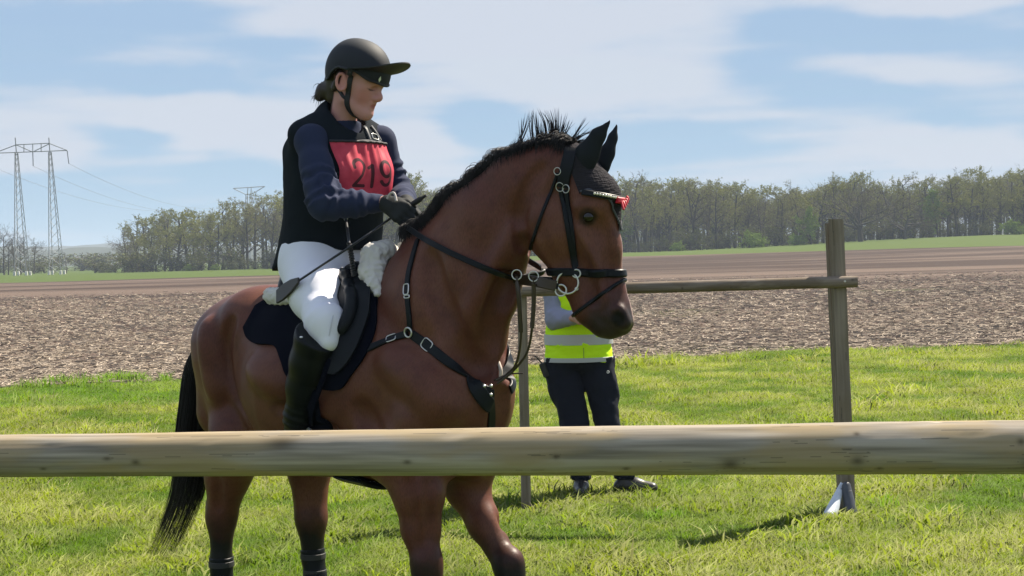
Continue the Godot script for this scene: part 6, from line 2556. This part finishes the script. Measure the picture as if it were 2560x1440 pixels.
# ---------------------------------------------------------------- grass, straw and clods
func tuft_mesh(g: RandomNumberGenerator, blades: int, spread_: float, h0: float, h1: float, w: float) -> ArrayMesh:
	var st := new_st()
	for i in blades:
		var a := g.randf() * TAU
		var r := sqrt(g.randf()) * spread_
		var p := Vector3(cos(a) * r, -0.005, sin(a) * r)
		var lean := Vector3(g.randf_range(-1, 1), 0, g.randf_range(-1, 1)) * g.randf_range(0.3, 1.4)
		var h := g.randf_range(h0, h1)
		var s := Vector3(cos(a + 1.3), 0, sin(a + 1.3)) * w * g.randf_range(0.6, 1.2)
		var m := p + Vector3(0, h * 0.6, 0) + lean * h * 0.3
		var e := p + Vector3(0, h * 0.88, 0) + lean * h
		var c := Color(1, 1, 1) * g.randf_range(0.7, 1.2)
		var n := (Vector3(0, 1.6, 0) + lean * 0.35 + Vector3(g.randf_range(-1, 1), 0, g.randf_range(-1, 1)) * 0.3).normalized()
		for v in [p - s, m - s * 0.8, m + s * 0.8, p - s, m + s * 0.8, p + s, m - s * 0.8, e, m + s * 0.8]:
			st.set_color(c)
			st.set_normal(n)
			st.add_vertex(v)
	return done(st)

func scatter(called: String, mesh: Mesh, m: Material, xfs: Array, cols: Array, label: String, category: String) -> void:
	var mm := MultiMesh.new()
	mm.transform_format = MultiMesh.TRANSFORM_3D
	mm.use_colors = true
	mm.mesh = mesh
	mm.instance_count = xfs.size()
	for i in xfs.size():
		mm.set_instance_transform(i, xfs[i])
		mm.set_instance_color(i, cols[i])
	var o := MultiMeshInstance3D.new()
	o.name = numbered(called)
	o.multimesh = mm
	o.material_override = m
	add_child(o)
	tag(o, label, category)
	o.set_meta("kind", "stuff")

func build_grass() -> void:
	var g := RandomNumberGenerator.new()
	g.seed = 23
	var patch := FastNoiseLite.new()
	patch.seed = 40
	patch.frequency = 0.55
	patch.fractal_octaves = 3
	var m := vcol("grass", 0.75, 0.25)
	m.backlight_enabled = true
	m.backlight = Color(0.92, 1.0, 0.5)
	var xfs := [[], [], [], []]
	var cols := [[], [], [], []]
	for i in 185000:
		var t := g.randf()
		var d := lerpf(5.6, 28.0, pow(t, 1.15))
		var x := g.randf_range(-1, 1) * (d * 0.58 + 1.6)
		var z := -d
		var edge := z - edge_z(x)
		if edge < 0.0 and (edge < -0.5 or g.randf() < 0.75):
			continue
		var pn := patch.get_noise_2d(x, z)
		var pn2 := patch.get_noise_2d(x * 3.1 + 50.0, z * 3.1)
		var k := g.randi() % 3
		var s := g.randf_range(0.7, 1.15) * (1.0 + 0.35 * pn)
		if edge < 1.3:
			s *= 1.0 + 0.5 * clampf(patch.get_noise_2d(x * 0.7 + 9.0, 3.0) + 0.4, 0.0, 1.0)
		if pn2 > 0.30:
			s *= 1.0 + 2.2 * (pn2 - 0.15)
		s *= 0.8 + 0.5 * pow(g.randf(), 3.0) * 2.0
		s *= 1.0 + 0.015 * maxf(d - 8.0, 0.0)
		var c := Color(0.135, 0.215, 0.038).lerp(Color(0.34, 0.360, 0.125), clampf(0.5 + pn * 1.3 + pn2 * 0.6, 0.0, 1.0))
		if g.randf() < 0.05:
			c = Color(0.38, 0.36, 0.20)
			k = 3
		elif x < -1.5 and d > 17.0:
			c = c.lerp(Color(0.14, 0.27, 0.045), 0.5)
		var b := Basis(Vector3.UP, g.randf() * TAU).scaled(Vector3(s, s * g.randf_range(0.75, 1.2), s))
		xfs[k].append(Transform3D(b, Vector3(x, 0.0, z)))
		cols[k].append(c * g.randf_range(0.62, 1.2))
	var tg := RandomNumberGenerator.new()
	tg.seed = 2
	for k in 4:
		var mesh := tuft_mesh(tg, 46 if k < 3 else 9, 0.085, 0.014, 0.044 if k < 3 else 0.06, 0.0026 if k < 3 else 0.0022)
		scatter("grass", mesh, m, xfs[k], cols[k], ["short bright spring grass of the paddock", "clumps of short grass in the paddock", "fine grass blades of the paddock", "pale dry stalks scattered in the paddock grass"][k], "grass")
	# tall tufts where the mower does not reach
	var txf := []
	var tcol := []
	for q in [[250, 958, 30, 0.7], [110, 972, 8, 0.6], [330, 960, 8, 0.5], [1316, 1268, 4, 0.12], [2150, 1278, 5, 0.2], [1690, 1300, 4, 0.15]]:
		var c := on_ground(q[0], q[1])
		for i in q[2]:
			var s := g.randf_range(0.7, 2.0) * (1.25 if q[1] < 1000 else 0.8)
			txf.append(Transform3D(Basis(Vector3.UP, g.randf() * TAU).scaled(Vector3(s, s * 1.3, s)), c + Vector3(g.randf_range(-1, 1) * q[3], 0, g.randf_range(-1, 1) * q[3] * 0.3)))
			tcol.append(Color(0.16, 0.26, 0.045) * g.randf_range(0.8, 1.4))
	scatter("grass", tuft_mesh(tg, 30, 0.06, 0.03, 0.085, 0.003), m, txf, tcol, "tall grass tufts at the field edge and round the fence posts", "grass")
	# straw and clods on the field
	var sx := [[], []]
	var sc := [[], []]
	for i in 170000:
		var d := 20.0 + 75.0 * pow(g.randf(), 1.9)
		var x := g.randf_range(-1, 1) * (d * 0.55 + 2.0)
		var z := -d
		if z > edge_z(x) - 0.03:
			continue
		var pn := patch.get_noise_2d(x * 0.07 + z * 0.02, (z + x * 0.2) * 0.42) * 0.8 + patch.get_noise_2d(x * 0.5, z * 0.9) * 0.5
		if g.randf() > (1.0 + pn * 0.9) * clampf((92.0 - d) / 50.0, 0.0, 1.0):
			continue
		var k := 0 if g.randf() < 0.76 else 1
		var s := 1.0 + 0.012 * (d - 20.0)
		var h := ground_h(x, z) + 0.02
		if k == 0:
			var b := Basis(Vector3.UP, g.randf() * TAU) * Basis(Vector3.RIGHT, g.randf_range(-0.35, 0.35))
			sx[0].append(Transform3D(b.scaled(Vector3(1, 1, 1) * s * g.randf_range(0.6, 1.5)), Vector3(x, h + g.randf_range(0, 0.03), z)))
			sc[0].append(Color(0.29, 0.235, 0.18).lerp(Color(0.48, 0.40, 0.315), g.randf()) * g.randf_range(0.65, 1.1))
		else:
			sx[1].append(Transform3D(Basis(Vector3.UP, g.randf() * TAU).scaled(Vector3(1, 0.7, 1) * s * g.randf_range(0.5, 1.4)), Vector3(x, h - 0.01, z)))
			sc[1].append(Color(0.105, 0.078, 0.066) * g.randf_range(0.7, 1.3))
	var st := new_st()
	box(st, Vector3.ZERO, Vector3(0.13, 0.008, 0.013))
	box(st, Vector3(0.03, 0.004, 0.035), Vector3(0.09, 0.006, 0.010), Basis(Vector3.UP, 0.7))
	scatter("straw", done(st), vcol("straw", 0.85, 0.2), sx[0], sc[0], "pale chopped straw lying on the stubble field", "straw")
	var sp := SphereMesh.new()
	sp.radius = 0.045
	sp.height = 0.07
	sp.radial_segments = 6
	sp.rings = 3
	scatter("clods", sp, vcol("clod", 0.95, 0.1), sx[1], sc[1], "brown clods of earth on the stubble field", "soil")
